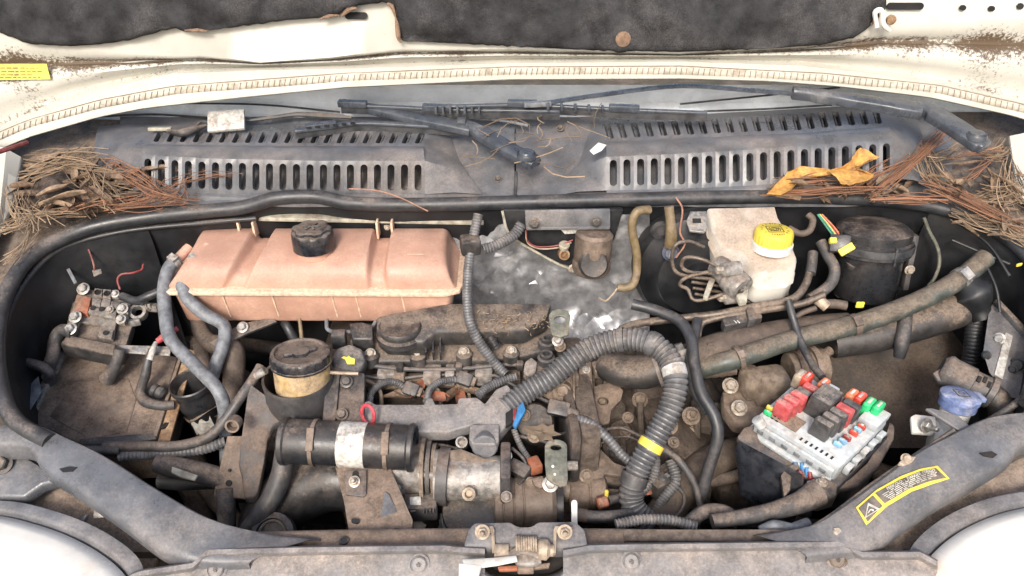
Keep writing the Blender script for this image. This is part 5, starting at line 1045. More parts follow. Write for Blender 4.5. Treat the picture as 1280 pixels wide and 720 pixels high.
for i, (m_, dx) in enumerate((('green_wire',0),('green_wire',3),('red_wire',6),('orange_fuse',9),('yellow',4))): hose('wire', None, [(1022+dx*.6,268,.0),(1032+dx,282,.005),(1040+dx,293,.01),(1047+dx*.5,302,.012)], 1.1, m_, t)
t = thing('black_canister', 'dark cylindrical charcoal canister with banded top under the seal', 'canister', Q(1090,360,.12)); P0 = PY(1092,290,1.18); M = frame(P0, Vector((0,.22,1)))
MB().lathe(M, [(.05,-.115),(.054,-.11),(.056,-.035),(.066,-.032),(.066,-.010),(.062,-.008),(.062,.006),(.05,.014),(.03,.016)], 48).build('body','black_plastic',t)
MB().lathe(M, [(.067,-.026),(.0685,-.026),(.0685,-.014),(.067,-.014)], 48, caps=False).build('band','rubber',t); MB().box(M @ Matrix.Translation((.012,-.067,-.022)), .003,.004,.03).build('seam','rubber',t)
MB().box(M @ Matrix.Translation((.064,-.012,-.05)), .01,.02,.10).build('bracket','bracket_dark',t,.002); bolt(t, M @ Vector((.062,-.025,-.06)), .006, 'bolt_zinc', Vector((0,-1,.2)))
MB().lathe(frame(Q(1065,335,.05),Vector((.05,-.1,1))), [(.012,-.06),(.012,0),(.014,.003),(.014,.012),(.008,.014)], 20).build('drain_pipe','black_dusty',t)
ibox('yellow_tag', 1075, 381, .05, (.014,.004,.012), 'yellow', None); tag(bpy.data.objects['yellow_tag'],'small yellow tag below the black canister','tag')
o = MB().prism([PY(x,y,1.235) for x, y in ((1125,293),(1200,295),(1200,325),(1128,323))], (0,.004,0)).build('metal_shield','hose_dark',None,.001); tag(o, 'flat grey metal panel on the firewall behind the canister','panel')
for px in (1165,): bolt(o, PY(px,308,1.233), .004, 'dark_hole', Vector((0,-1,0)), name='hole')
o = MB().tube(spline([PY(*p) for p in ((1155,272,1.20),(1162,290,1.19),(1172,310,1.18),(1174,330,1.17),(1168,348,1.16),(1160,358,1.15))],8), .003, 8).build('pale_wire','bracket_green'); tag(o,'pale green wire hanging in front of the grey panel','wire')
bline('dark conduit bend behind the white reservoir and the canister', [(985,285,1.19),(1000,292,1.18),(1012,288,1.18),(1016,275,1.2),(1010,268,1.21)], .006, 'hose_brown', 'bent_tube', 'tube')
t = thing('hose_tee', 'beige brown hose tee fitting with clamp beside the drain pipe','fitting',Q(1030,380,.08)); qrod('tee', (1022,374,.055),(1034,384,.06), 7, 'cream', t); hose('tail', None, [(1030,380,.06),(1045,380,.06),(1058,382,.06)], 6, 'hose_brown', t); hose('tail', None, [(1020,385,.06),(1005,390,.065),(995,396,.07)], 3.5, 'hose_brown', t)
# ================================================================ big brown ducts on the right
hose('charge_duct', 'wide brown dusty plastic duct under the brake servo', [(862,448,.10),(900,436,.10),(960,422,.10),(1020,411,.10),(1060,405,.10)], [19,21,20,18,15], 'hose_brown', seg=24, cat='duct')
cd_ = bpy.data.objects['charge_duct']; ibox('square_boss', 888, 432, .075, (.012,.006,.012), 'hose_brown', cd_, 10); 
hose('charge_elbow', 'black shiny charge pipe elbow below the corrugated hose bend', [(752,455,.16),(775,463,.15),(805,465,.14),(838,455,.125),(868,447,.115)], [16,20,21,20,19], 'black_dusty', seg=24, cat='pipe')
P = spline(qs([(805,465,.14),(838,455,.125),(868,447,.115)]),8); t = thing('duct_clamp', 'pale steel band clamp joining the charge elbow and brown duct', 'clamp', P[6]); clampring(t, P, 12, mm(P[8],20.5), .012, 'steel'); clampring(t, P, 4, mm(P[8],22), .006, 'alloy', screw=False)
P = spline(qs([(838,478,.16),(862,466,.12),(886,457,.095),(915,450,.08),(950,438,.075),(1000,422,.07),(1060,408,.06),(1120,388,.05),(1170,366,.04),(1205,345,.03),(1232,322,.02)]),8); r = mm(P[46],12.6)
gh = thing('radiator_top_hose', 'long green grey coolant hose rising to the wing corner with clamps', 'hose', P[0]); MB().tube(P, r, 20, wob=.03).build('hose','hose_green',gh); clampring(gh, P, 71, r, .012,'steel'); clampring(gh, P, 49, r, .010,'hose_brown'); clampring(gh, P, 26, r*1.1, .008,'steel_brown')
hose('duct_sleeve', 'ribbed flattened brown sleeve on the lower duct', [(862,462,.11),(890,460,.105),(918,456,.1)], [11,13,13], 'hose_brown', corr=.05, pitch=.012, cat='sleeve')
hose('intake_duct', 'thick black intake duct lying behind the green coolant hose', [(1040,428,.12),(1090,420,.11),(1140,406,.10),(1190,390,.09),(1225,380,.09)], [20,21,22,22,18], 'black_dusty', seg=24, cat='duct')
hose('strap', 'black cloth strap hanging over the intake duct', [(1132,392,.07),(1130,410,.075),(1127,430,.09),(1124,446,.11)], [8,9,9,7], 'rubber', cat='strap')
hose('black_conduit', 'vertical black ribbed conduit against the wing beside the steel plate', [(1222,385,.08),(1218,410,.1),(1216,435,.12),(1212,462,.15)], 11, 'bay_black', corr=.05, pitch=.006, cat='conduit')
hose('tape_bundle', 'bulky black taped wire bundle at the wing corner', [(1200,350,.04),(1215,365,.05),(1222,385,.07),(1228,400,.08)], [12,20,18,12], 'bay_black', wob=.3, cat='bundle')
for i, pts in enumerate(([(1190,300,.02),(1225,315,.02),(1262,330,.02)],[(1200,280,.01),(1235,305,.01),(1262,345,.02)],[(1232,330,.02),(1245,360,.03),(1250,390,.05)])): hose('wing_wire', ('thin dark wire crossing the wing wall under the seal corner','thin dark wire following the curve of the seal corner','thin dark wire dropping to the steel wing plate')[i], pts, 2, 'bay_black', cat='wire')
# dusty wheel arch hump
rows = []
for j in range(14):
    r_ = []
    for i in range(22):
        px = 985 + (1290-985)*i/21; py = 405 + (560-405)*j/13
        hh = .20 + .10*((px-1150)/150)**2*.4 + .05*((py-405)/155) + .012*mnoise.noise(Vector((px*.02, py*.03, 2)))
        r_.append(Q(px, py, hh))
    rows.append(r_)
wa = MB().loft(rows).build('wheel_arch', 'wing_dirt'); structure(wa)
# steel wing plate with label
wp = thing('wing_plate', 'dark steel plate with paper label on the wing wall', 'plate', Q(1250,480,.2))
plate('plate', [(1236,384),(1246,376),(1286,420),(1292,500),(1262,498),(1236,466),(1228,440)], .06,.004,'strut_paint',wp,.003,d=Vector((.01,.01,-.002)))
plate('turned_edge', [(1243,374),(1249,373),(1292,418),(1290,426)], .05,.012,'hose_dark',wp,.002)
plate('label', [(1257,416),(1266,420),(1253,474),(1243,468)], .0575,.0008,'sticker_white',wp,.0002,d=Vector((.001,.001,0)))
for px, py, r_ in ((1249,423,5),(1233,444,4),(1273,456,7),(1266,462,4)): bpx(wp, px, py, .057, r_, m='steel' if r_ == 5 else 'bay_black', axis=Vector((-.7,-.6,.4)), hexa=False, name='stud')
ibox('yellow_sticker', 1274, 331, .0, (.012,.003,.006), 'yellow', None, 20); tag(bpy.data.objects['yellow_sticker'],'tiny yellow mark on the wing wall below the seal','sticker')
# filter elbow
ae = thing('hose_connector', 'dark grey ribbed hose connector with elbow behind the blue cap', 'connector', Q(1215,480,.12))
A, B = Q(1180,462,.06), Q(1240,492,.06); L = (B-A).length; r = mm(A,20)
MB().lathe(frame(A,B-A), [(r*.7,-.006),(r*.98,0),(r*1.04,.004),(r*.98,.01),(r*.98,L*.55),(r*.88,L*.57),(r*.88,L*.86),(r*1.02,L*.88),(r*1.02,L),(r*.9,L*1.02)], 32).build('barrel','hose_dark',ae)
hose('elbow', None, [(1236,490,.06),(1248,502,.065),(1252,520,.08),(1248,545,.12)], 15, 'black_dusty', ae)
for k in range(6):
    a_ = k*.5-1.3; p = A.lerp(B,.28)+Vector((0,-math.cos(a_)*.8,math.cos(a_)*.6))*r*.0
plate('tongue', [(1166,466),(1178,458),(1190,468),(1186,478),(1172,474)], .055,.006,'hose_dark',ae,.002)
for k in range(4): MB().box(frame(A.lerp(B,.72)+FACE*r*.9+Vector((0,0,0)), FACE, B-A) @ Matrix.Translation((-.012+.008*k,.004*(k%2),0)), .005,.010,.003).build('slot','dark_hole',ae)
# washer filler
wf = thing('washer_filler', 'washer fluid filler with dusty blue flip cap and white neck', 'filler', Q(1190,540,.2))
P0 = Q(1199,500,.045); r = mm(P0,22.5); ax = Vector((.08,.2,1)); M = frame(P0, ax)
MB().lathe(M, [(r*.72,-.12),(r*.78,-.03),(r*.8,-.012)], 28).build('neck','white_plastic',wf)
cpx = MB().lathe(M, [(r*.9,-.014),(r*.98,-.012),(r*.98,.001),(r*1.06,.002),(r*1.06,.008),(r*.98,.010),(r*.55,.012),(.001,.012)], 40).build('cap','blue_cap',wf)
MB().box(M @ Matrix.Translation((r*1.1,.006,.004)), .018,.022,.008).build('hinge','blue_cap',cpx,.002)
for s_ in (-1,1):
    MB().box(M @ Matrix.Translation((s_*r*.32,0,.0125)), .001,r*.7,.001).build('symbol','bracket_dark',cpx); MB().box(M @ Matrix.Translation((0,s_*r*.35,.0125)), r*.64,.001,.001).build('symbol','bracket_dark',cpx)
MB().tube([M @ Vector((r*.16*math.cos(a),r*.16*math.sin(a),.0125)) for a in [k*math.pi/8 for k in range(17)]], .0006, 5).build('symbol','bracket_dark',cpx)
plate('neck_flange', [(1138,520),(1144,517),(1170,520),(1172,536),(1168,542),(1140,540)], .07,.008,'white_plastic',wf,.003)
plate('neck_body', [(1170,522),(1198,530),(1196,548),(1176,556),(1166,556)], .08,.05,'white_plastic',wf,.005)
p = Q(1158,532,.062); bolt(wf, p, .008, 'steel', Vector((.3,-.8,.4)), stud=.014)
qrod('cap_arm', (1158,511,.03),(1160,512,.03), 1, 'black_dusty', wf)
lv = thing('black_lever', 'flat black lever bolted on the strut beside the blue cap', 'lever', Q(1200,530,.03))
plate('arm', [(1157,510),(1166,510),(1198,519),(1212,532),(1229,538),(1231,546),(1222,551),(1211,549),(1202,540),(1186,529)], .012,.006,'strut_paint',lv,.0015)
bpx(lv, 1219, 541, .008, 6.5, m='bolt_zinc')
hose('wing_cable', 'dark cable running along the wing to the strut end', [(1285,492,.02),(1262,510,.03),(1240,524,.04),(1222,534,.05)], 4.5, 'hose_dark', cat='cable')
# ================================================================ engine mount casting on the right
em = thing('engine_mount', 'brown dusty cast engine mount bolted beside the fuse box', 'engine mount', Q(945,510,.25))
plate('base', [(902,488),(912,478),(930,474),(985,472),(1004,492),(992,520),(940,532),(918,528),(904,508)], .15,.03,'steel_brown',em,.008)
ibox('pillar', 962, 482, .13, (.055,.05,.06), 'alloy_brown', em, 10, bevel=.012); ibox('saddle', 938, 478, .125, (.03,.04,.05), 'alloy_brown', em, 20, bevel=.008)
for px, py, r_ in ((913,482,7),(924,510,7),(937,470,8)): bpx(em, px, py, .125, r_, m='bolt_zinc')
for k, r_ in enumerate((26,24,26)): qrod('drum_ring', (992+k*10,462-k*2,.15),(999+k*10,461-k*2,.15), r_, 'steel_brown', em, 30)
qrod('drum', (985,463,.15),(1030,456,.15), 22, 'alloy_brown', em, 30); qrod('drum_stub', (1028,444,.13),(1038,438,.13), 6, 'steel_brown', em)
# ================================================================ fuse box
fz = thing('fuse_box', 'open fuse box with pale grey carrier in a black housing full of relays', 'fuse box', Q(1030,580,.12))
O, Fc, Bk, Rt = Q(945,521,.045), Q(1050,585,.028), Q(989,476,.045), Q(1110,524,.045)
Rt = Q(1110,526,.035)
U = (Fc-O); Ul = U.length; U.normalize(); V = (Rt-Fc); Wv = V.length; V.normalize(); N = U.cross(V).normalized()
if N.z < 0: N = -N
def uv(px, py, n=0.0):
    d = ray(px,py); t_ = ((O+N*n)-CAM).dot(N)/d.dot(N); p = CAM+d*t_-O; k = U.dot(V); a, c_ = p.dot(U), p.dot(V)
    return (a-k*c_)/(1-k*k), (c_-k*a)/(1-k*k)
MB().bbox(O,U,V,N, 0,Ul,0,Wv, -.040,0, ).build('carrier','pale_box',fz,.004)
MB().bbox(O,U,V,N, .004,Ul-.004,-.006,-.0005, -.030,-.008).build('front_lip','pale_box',fz,.003)
MB().bbox(O,U,V,N, -.006,Ul*.98,-.010,Wv*.2, -.048,-.034).build('lower_step','pale_box',fz,.003)
MB().bbox(O,U,V,N, .006,Ul*.42,Wv*.1,Wv*.32, .0002,.003).build('dusty_pad','steel_brown',fz,.001)
MB().bbox(O,U,V,N, Ul*.2,Ul*.42,Wv*.86,Wv*1.0, .0005,.012).build('riser','pale_box',fz,.002)
MB().bbox(O,U,V,N, Ul*.78,Ul*.995,Wv*.72,Wv*1.02, .0005,.016).build('riser','pale_box',fz,.002)
for k in range(5):
    MB().bbox(O,U,V,N, Ul+.001,Ul+.010,Wv*(.1+.17*k),Wv*(.22+.17*k), -.026,-.010).build('side_clip','pale_box',fz,.0015); MB().bbox(O,U,V,N, Ul+.0101,Ul+.0112,Wv*(.13+.17*k),Wv*(.19+.17*k), -.022,-.014).build('clip_slot','dark_hole',fz)
for iu in range(3):
    for iv in range(4):
        u0, v0 = Ul*(.07+.055*iu), Wv*(.08+.05*iv); MB().bbox(O,U,V,N, u0,u0+.004,v0,v0+.0022, .0032,.0037).build('socket','dark_hole',fz)
for iu in range(7): MB().bbox(O,U,V,N, Ul*(.50+.06*iu),Ul*(.50+.06*iu)+.003,Wv*.04,Wv*.04+.006, .0002,.0008).build('socket','dark_hole',fz)
for iu in range(6): MB().bbox(O,U,V,N, Ul*(.08+.15*iu),Ul*(.08+.15*iu)+.010,-.0075,-.0062, -.024,-.016).build('moulded_window','hose_grey',fz,.0004)
qrod('round_lug', (946,524,.04),(952,532,.05), 7, 'pale_box', fz)
def zr(x, y): return 880+x/3.13, 430+y/3.13
def relay(nm, zx, zy, su, sv, n, m_, lab=None, base=0.0):
    u, v = uv(*zr(zx,zy), n); o = MB().bbox(O,U,V,N, u-su/2,u+su/2,v-sv/2,v+sv/2, base+.0006,n, .10).build(nm, m_, fz, .0022, label=lab); return o
RZ = .036
for zx, zy in ((318,232),(346,213),(374,196)): relay('relay',zx,zy,.026,.0125,RZ,'red_relay','faded red relay')
relay('relay',420,166,.024,.013,RZ*.8,'red_relay','faded red relay'); relay('relay',392,184,.024,.013,RZ*.8,'relay_black')
for zx, zy in ((472,302),(503,284),(530,266)): relay('relay',zx,zy,.028,.0125,RZ+.004,'relay_black')
relay('relay',556,248,.027,.0125,RZ+.004,'red_relay','faded red relay'); relay('relay',582,232,.027,.0125,RZ+.004,'relay_black')
big = relay('large_relay',484,195,.034,.038,RZ+.010,'relay_black'); u, v = uv(*zr(484,195),RZ+.011)
for k in range(3): MB().bbox(O,U,V,N, u-.010+.007*k,u-.006+.007*k,v-.010,v+.010, RZ+.0098,RZ+.0115).build('ridge','relay_black',big,.0006)
def maxi(zx, zy, m_, n=.032, su=.013, sv=.022):
    u, v = uv(*zr(zx,zy), n); o = MB().bbox(O,U,V,N, u-su/2,u+su/2,v-sv/2,v+sv/2, .001,n,.06).build('blade_fuse', m_, fz, .004, 3); MB().bbox(O,U,V,N, u-su*.15,u+su*.15,v-sv*.25,v+sv*.25, n-.0005,n+.0006).build('fuse_window', 'sticker_white' if m_ != 'green_fuse' else 'ink_pale', o, .0002)
for zx, zy, m_ in ((380,112,'cream'),(408,122,'red_fuse'),(472,146,'orange_fuse'),(583,188,'orange_fuse'),(616,200,'red_fuse'),(652,222,'green_fuse'),(688,236,'green_fuse')): maxi(zx,zy,m_)
for zx, zy, m_ in ((527,384,'blue_fuse'),(546,372,'blue_fuse'),(563,360,'dark_red'),(590,340,'red_fuse'),(605,327,'blue_fuse'),(620,316,'red_fuse'),(262,244,'yellow'),(252,262,'green_fuse')): maxi(zx,zy,m_,.012,.013,.0055)
# black housing
MB().bbox(O,U,V,N, -.004,Ul+.012,-.006,Wv+.006, -.10,-.036).build('tub_body','clean_black',fz,.006)
rim = [(921,546),(930,534),(944,530),(950,552),(1000,584),(1030,600),(1060,600),(1084,578),(1108,540),(1112,526),(1119,532),(1118,548),(1098,584),(1072,608),(1050,610),(1024,606),(998,590),(928,554)]
plate('rim', rim, .075,.012,'bracket_dark',fz,.003)
plate('tub', [(922,548,.068),(1006,592,.05),(1008,616,.085),(998,642,.115),(978,634,.12),(928,604,.128)], .08,.03,'clean_black',fz,.004)
plate('tub_side', [(950,545),(1030,595),(1066,600),(1112,545),(1108,560),(1090,590),(1066,612),(1030,612),(998,600)], .095,.05,'clean_black',fz,.004)
plate('front_rib', [(976,594),(984,582),(998,578),(1000,584),(990,592),(988,612),(980,622)], .068,.01,'black_dusty',fz,.002)
plate('mount_ear', [(1008,600),(1028,594),(1048,604),(1046,620),(1026,626),(1006,616)], .06,.03,'black_dusty',fz,.004); bpx(fz, 1027, 603, .055, 5, m='bolt_zinc', stud=.008, axis=UP)
for px, py, m_ in ((1002,586,'blue_wire'),(1008,592,'blue_wire'),(1000,596,'red_wire'),(1012,598,'dark_red'),(994,586,'blue_wire')): hose('wire', None, [(px,py-8,.07),(px+1,py,.075),(px+3,py+14,.09)], 3, m_, fz)
hose('loom_sleeve', 'fat grey black loom sleeve running from the fuse box along the crossmember', [(890,652,.07),(930,646,.07),(968,638,.07),(1000,628,.07),(1022,616,.07)], [9,10,11,14,18], 'hose_dark', cat='sleeve')
hose('brown_rag', 'blue grey cloth scrap lying behind the crossmember', [(950,664,.06),(968,658,.055),(990,660,.055),(1010,654,.06)], [6,8,5,6], 'hose_grey', wob=.5, cat='cloth')
# ================================================================ front: struts, crossmember, slam panel, latch, lamps
sl = thing('front_strut', 'grey dusty diagonal strut with square hole below the battery board', 'strut', Q(150,620,.05))
def strut(rowA, rowB, par, h=.0):
    A = spline([Q(x,y,z) for x, y, z in rowA],5); Bq = spline([Q(x,y,z) for x, y, z in rowB],5)
    rows = []
    for k, dz in ((0,-.022),(0,-.004),(.05,.0),(.16,.0025),(.5,.005),(.84,.0025),(.95,.0),(1,-.004),(1,-.026)): rows.append([a.lerp(c,k)+Vector((0,0,dz)) for a, c in zip(A,Bq)])
    MB().loft(rows, (0,.0015,-.003)).build('pressing','strut_paint',par,ang=40)
strut([(-60,532,.0),(0,530,.0),(45,530,.0),(80,544,.0),(130,568,.0),(200,612,.0),(262,646,.0),(330,664,.02),(400,672,.03)], [(-60,562,.0),(0,558,.0),(36,560,.0),(52,584,.0),(96,612,.0),(150,650,.0),(205,690,.0),(250,702,.0),(310,702,.0)], sl)
MB().prism([Q(x,y,-.0062) for x, y in ((74,586),(86,583),(96,584),(90,589),(78,590))], (0,.001,-.002)).build('square_hole','dark_hole',sl)
sr = thing('front_strut', 'grey dusty diagonal strut carrying the yellow bordered warning label', 'strut', Q(1130,620,.05))
strut([(1340,512,.0),(1280,514,.0),(1236,520,.0),(1196,538,.0),(1150,562,.0),(1100,598,.0),(1050,634,.0),(1010,656,.01),(940,668,.03)], [(1340,548,.0),(1285,552,.0),(1262,574,.0),(1220,600,.0),(1180,622,.0),(1140,648,.0),(1105,674,.0),(1076,688,.0),(1010,694,.0)], sr)
MB().prism([Q(x,y,-.006) for x, y in ((1224,566),(1240,564),(1247,568),(1242,572),(1230,570))], (0,.001,-.002)).build('square_hole','dark_hole',sr)
LB = [(1070,634),(1096,612),(1126,595),(1150,586),(1172,582),(1187,598),(1168,604),(1140,614),(1110,632),(1083,656)]
lab = plate('warning_label', LB, -.0068,.0012,'yellow',sr,.0002,label='black warning label with yellow border')
inn = [(1094,616),(1124,600),(1150,589),(1170,585),(1183,597),(1163,601),(1136,611),(1106,629)]
plate('black_field', inn, -.0078,.0006,'label_field',lab,.0001); plate('black_field', [(1073,635),(1091,619),(1103,632),(1085,652)], -.0078,.0006,'label_field',lab,.0001)
plate('triangle', [(1081,648),(1085,628),(1100,636)], -.0086,.0004,'ink_pale',lab,.0001); plate('triangle_field', [(1083.5,645),(1086,632),(1096.5,637)], -.0090,.0003,'label_field',lab,.0001)
hose('fan_mark', None, [(1085,641,-.0095),(1088,637,-.0095),(1092,638,-.0095)], 1.2, 'ink_pale', lab, seg=6)
def along(px0, py0, px1, py1, h): a, c = Q(px0,py0,h), Q(px1,py1,h); return a, (c-a)
TOPL = spline([Vector((x,y,0)) for x, y in ((1094,616),(1124,600),(1150,589),(1170,585))],8); BOTL = spline([Vector((x,y,0)) for x, y in ((1106,629),(1136,611),(1163,601),(1183,597))],8)
def lpt(s_, v_):
    k = s_*(len(TOPL)-1); i_ = min(int(k), len(TOPL)-2); f_ = k-i_; p = TOPL[i_].lerp(TOPL[i_+1],f_).lerp(BOTL[i_].lerp(BOTL[i_+1],f_), v_); return Q(p.x, p.y, -.0092)
for body, s_ in (('PERICOLO', .24), (':', .39), ('DANGER', .53), (':', .67), ('PERIGO', .80)):
    x_ = (lpt(s_+.05,.2)-lpt(s_-.05,.2)).normalized(); n_ = x_.cross(lpt(s_,0)-lpt(s_,.6)).normalized(); M2 = Matrix((x_, n_.cross(x_), n_)).transposed().to_4x4(); M2.translation = lpt(s_,.19); text(lab, body, M2, .0056, 'ink_pale')
for v_, s0, s1 in ((.38,.05,.93),(.52,.05,.88),(.66,.06,.86),(.80,.07,.72),(.92,.08,.4)):
    s_ = s0
    while s_ < s1:
        L_ = random.uniform(.04,.11); MB().tube([lpt(s_,v_), lpt(min(s1,s_+L_*.5),v_), lpt(min(s1,s_+L_),v_)], .0006, 4).build('print_line','ink_pale',lab); s_ += L_+.02
bpx(sr, 1045, 665, .005, 6, m='bolt_zinc'); bpx(sr, 1133, 574, .0, 5, m='cream', hexa=False, name='clip')
plate('clip_wing', [(1123,578),(1132,570),(1146,570),(1140,578),(1130,582)], -.003,.008,'cream',sr,.002)
hose('edge_rod', None, [(1192,538,.01),(1140,572,.012),(1090,606,.012),(1040,644,.012),(1000,668,.015)], 3, 'hose_dark', sr)
cm = thing('crossmember', 'brown dusty steel crossmember behind the plastic slam panel', 'crossmember', Q(640,680,.06))
xs = list(range(210,1081,30)); yo = lambda x: 660+ (8*((x-640)/420)**2)
rows = [[Q(x,yo(x)+d,h+.002*mnoise.noise(Vector((x*.02,d,0)))) for x in xs] for d, h in ((0,.075),(0,.045),(3,.04),(14,.038),(24,.036),(30,.03))]
MB().loft(rows,(0,.002,-.003)).build('beam','steel_brown',cm,ang=40)
for px, py in ((430,676),(320,672),(930,672)): MB().lathe(frame(Q(px,py,.037),UP), [(.007,0),(.007,.002),(.004,.0022),(.0035,.0005)], 14).build('plug','black_dusty',cm)
MB().loft([[Q(x,y,.033) for x in (780,850,930,985)] for y in (662,676)],(0,0,-.004)).build('side_rail','hose_brown',cm); 
sp = thing('slam_panel', 'long grey plastic slam panel with push clips across the front', 'panel', Q(640,715,.06))
def slam(xs, led, name):
    rows = []
    for dy, h in ((0,.028),(0.5,.006),(2,.0),(8,-.001),(10.5,.004),(12,.014),(14,.016),(60,.018),(120,.05)):
        rows.append([Q(x, tab(led,x)+dy, h+.0012*mnoise.noise(Vector((x*.03,dy*.05,0)))) for x in xs])
    return MB().loft(rows,(0,.0015,-.003)).build(name,'panel_plastic',sp,ang=40)
lxs = [150,165,178,195,220,240,248,256,262,300,350,400,450,500,530,548,556,562,566,572,582,596,606]
slam(lxs, [(150,728),(168,713),(240,702),(256,688),(262,685),(400,682),(556,680),(572,682),(606,684)], 'cover')
rxs = [704,712,720,735,750,800,850,900,960,1020,1055,1062,1070,1078,1095,1120,1150,1160,1172]
slam(rxs, [(704,686),(735,680),(760,679),(1055,675),(1064,678),(1074,688),(1150,688),(1172,700)], 'cover')
rows = []
for dy, h in ((0,.05),(4,.02),(8,.016),(60,.02),(120,.05)): rows.append([Q(x, y+dy, h) for x, y in ((600,706),(612,716),(630,721),(655,723),(680,721),(698,714),(712,704))])
MB().loft(rows,(0,.0015,-.003)).build('latch_surround','panel_plastic',sp)
for px, py in ((271,712),(524,706),(789,702),(1046,700)):
    p = Q(px,py,.0165); k = mm(p,1)
    cl_ = MB().lathe(frame(p,FACE), [(13*k,-.002),(13.5*k,.0015),(11*k,.0025),(10.5*k,.0005),(9.5*k,.0005),(9.5*k,.003),(8*k,.0045),(3*k,.0045),(2.4*k,.003),(.0003,.003)], 28).build('push_clip','panel_plastic' if px < 1000 else 'steel_brown',sp)
    for a in (0, math.pi/2): MB().box(frame(p+FACE.normalized()*.0042,FACE) @ Matrix.Rotation(a+.3,4,'Z'), .007,.0012,.0012).build('cross_slot','black_dusty',cl_)
la = thing('bonnet_latch', 'bonnet latch with coil spring, cream brackets and black back plate', 'latch', Q(655,690,.05))
plate('back_plate', [(578,684),(584,662),(592,652),(638,651),(648,657),(664,657),(672,651),(720,650),(732,662),(736,684)], .004,.028,'strut_paint',la,.006)
plate('recess_shade', [(604,690),(712,690),(706,706),(690,716),(655,719),(625,716),(610,706)], .055,.004,'dark_hole',la,.001)
for px in (603,706): bpx(la, px, 665, -.006, 6.5, m='cream', stud=.010, axis=Vector((0,-.75,.65)))
for s_, px in ((1,604),(-1,706)):
    q_ = [(px-10*s_,658),(px+12*s_,657),(px+14*s_,662),(px+15*s_,690),(px+11*s_,690),(px+10*s_,664),(px-10*s_,664)]; plate('strap', q_, -.004,.004,'cream',la,.001)
Pp = [Q(645,680,.0),Q(672,681,.0)]; axs = (Pp[1]-Pp[0]); M = frame(Pp[0],axs); n_ = 9
MB().tube([M @ Vector((.010*math.cos(t_*2*math.pi), .010*math.sin(t_*2*math.pi), axs.length*t_/n_)) for t_ in [k/16 for k in range(16*n_+1)]], .0016, 6).build('spring','cream',la)
qrod('pivot', (618,690,.01),(694,688,.01), 6, 'cream', la); qrod('roller', (618,690,.005),(636,690,.005), 10, 'cream', la); qrod('roller', (672,686,.0),(692,688,.0), 13, 'cream', la, prof=[(.8,0),(1,.1),(1,.6),(.6,.8),(.6,1)])
ar = [Q(640+18*math.cos(a)+16, 698-11*math.sin(a), -.002) for a in [k*math.pi/10 for k in range(11)]]; bar(ar, .012, .005).build('hook','alloy',la,.001)
plate('hook_body', [(640,692),(660,686),(674,692),(678,702),(668,706),(646,706)], .004,.008,'alloy',la,.003)
plate('lower_link', [(622,708),(648,706),(650,712),(624,713)], .02,.005,'fuse_terracotta',la,.001); plate('lower_link', [(664,706),(688,703),(686,709),(668,711)], .02,.005,'steel_brown',la,.001)
ibox('stop', 657, 711, .02, (.022,.01,.012), 'steel_brown', la)
lvr = MB(); bar([Q(646,698,-.008),Q(620,702,-.010),Q(598,704,-.012),Q(580,708,-.014)], [.009,.012,.014,.022], .004, lvr); bar([Q(588,706,-.0145),Q(586,720,-.016),Q(584,745,-.02)], [.03,.026,.024], .004, lvr); lvr.build('release_lever','white_plastic',la,.001)
# headlamps
def lamp(label, pts, flip):
    t = thing('headlamp', label, 'headlamp', Q(pts[0][0], 730, .1))
    A = spline([Q(x,y,.03) for x, y in pts],6); rows = []; n = len(A)
    dirv = Vector((-.12*flip, -.16, -.02))
    for k, dz in ((0,-.02),(.02,.0),(.12,.012),(.4,.022),(.8,.01),(1.3,-.03),(1.9,-.12)): rows.append([p + dirv*k + Vector((0,0,dz)) for p in A])
    MB().loft(rows).build('lens','lamp_lens',t,ang=60)
    R_ = []
    for k, dz in ((-.10,-.02),(-.10,.004),(-.03,.006),(-.005,.002),(.005,-.015)): R_.append([p + dirv*k + Vector((0,0,dz)) for p in A])
    MB().loft(R_).build('rim','strut_paint',t,ang=50)
lamp('white hazy headlamp lens below the strut with the square hole', [(-60,640),(0,642),(45,652),(90,668),(130,690),(158,715),(168,745)], 1)
lamp('white hazy headlamp lens below the strut with the warning label', [(1340,624),(1280,632),(1240,642),(1200,660),(1168,684),(1150,710),(1144,745)], -1)
# brown trays between strut and lamp, brackets
for lab_, pl in (('dusty tray below the strut with square hole beside the headlamp', [(-60,560),(40,570),(110,620),(200,690),(190,712),(160,706),(120,676),(60,650),(-60,640)]),('dusty tray below the warning label strut beside the headlamp', [(1340,545),(1270,575),(1200,612),(1110,672),(1090,690),(1150,690),(1180,668),(1230,640),(1340,620)])):
    plate('lamp_tray', pl, .075,.01,'tray_dust',None,.002,label=lab_,cat='tray')
lm = thing('lamp_bracket', 'black lamp bracket with round bolt in the front corner below the strut', 'bracket', Q(20,600,.06))
plate('plate', [(-40,566),(20,564),(48,580),(72,600),(52,606),(30,622),(-40,620)], .035,.02,'strut_paint',lm,.005); bpx(lm, 3, 580, .03, 9, m='black_dusty'); plate('edge', [(-40,630),(40,640),(96,652),(110,640),(104,652),(60,650),(-40,640)], .045,.01,'strut_paint',lm,.002)
plate('paper_scrap', [(118,635),(134,634),(132,646),(116,648)], .06,.001,'sticker_white',None,.0002,label='torn pale paper scrap on the dusty tray',cat='paper')
plate('lamp_bracket', [(1212,628),(1240,620),(1300,606),(1300,622),(1262,630),(1218,640)], .04,.02,'strut_paint',None,.004,label='grey lamp bracket ledge beside the headlamp under the warning label strut',cat='bracket')
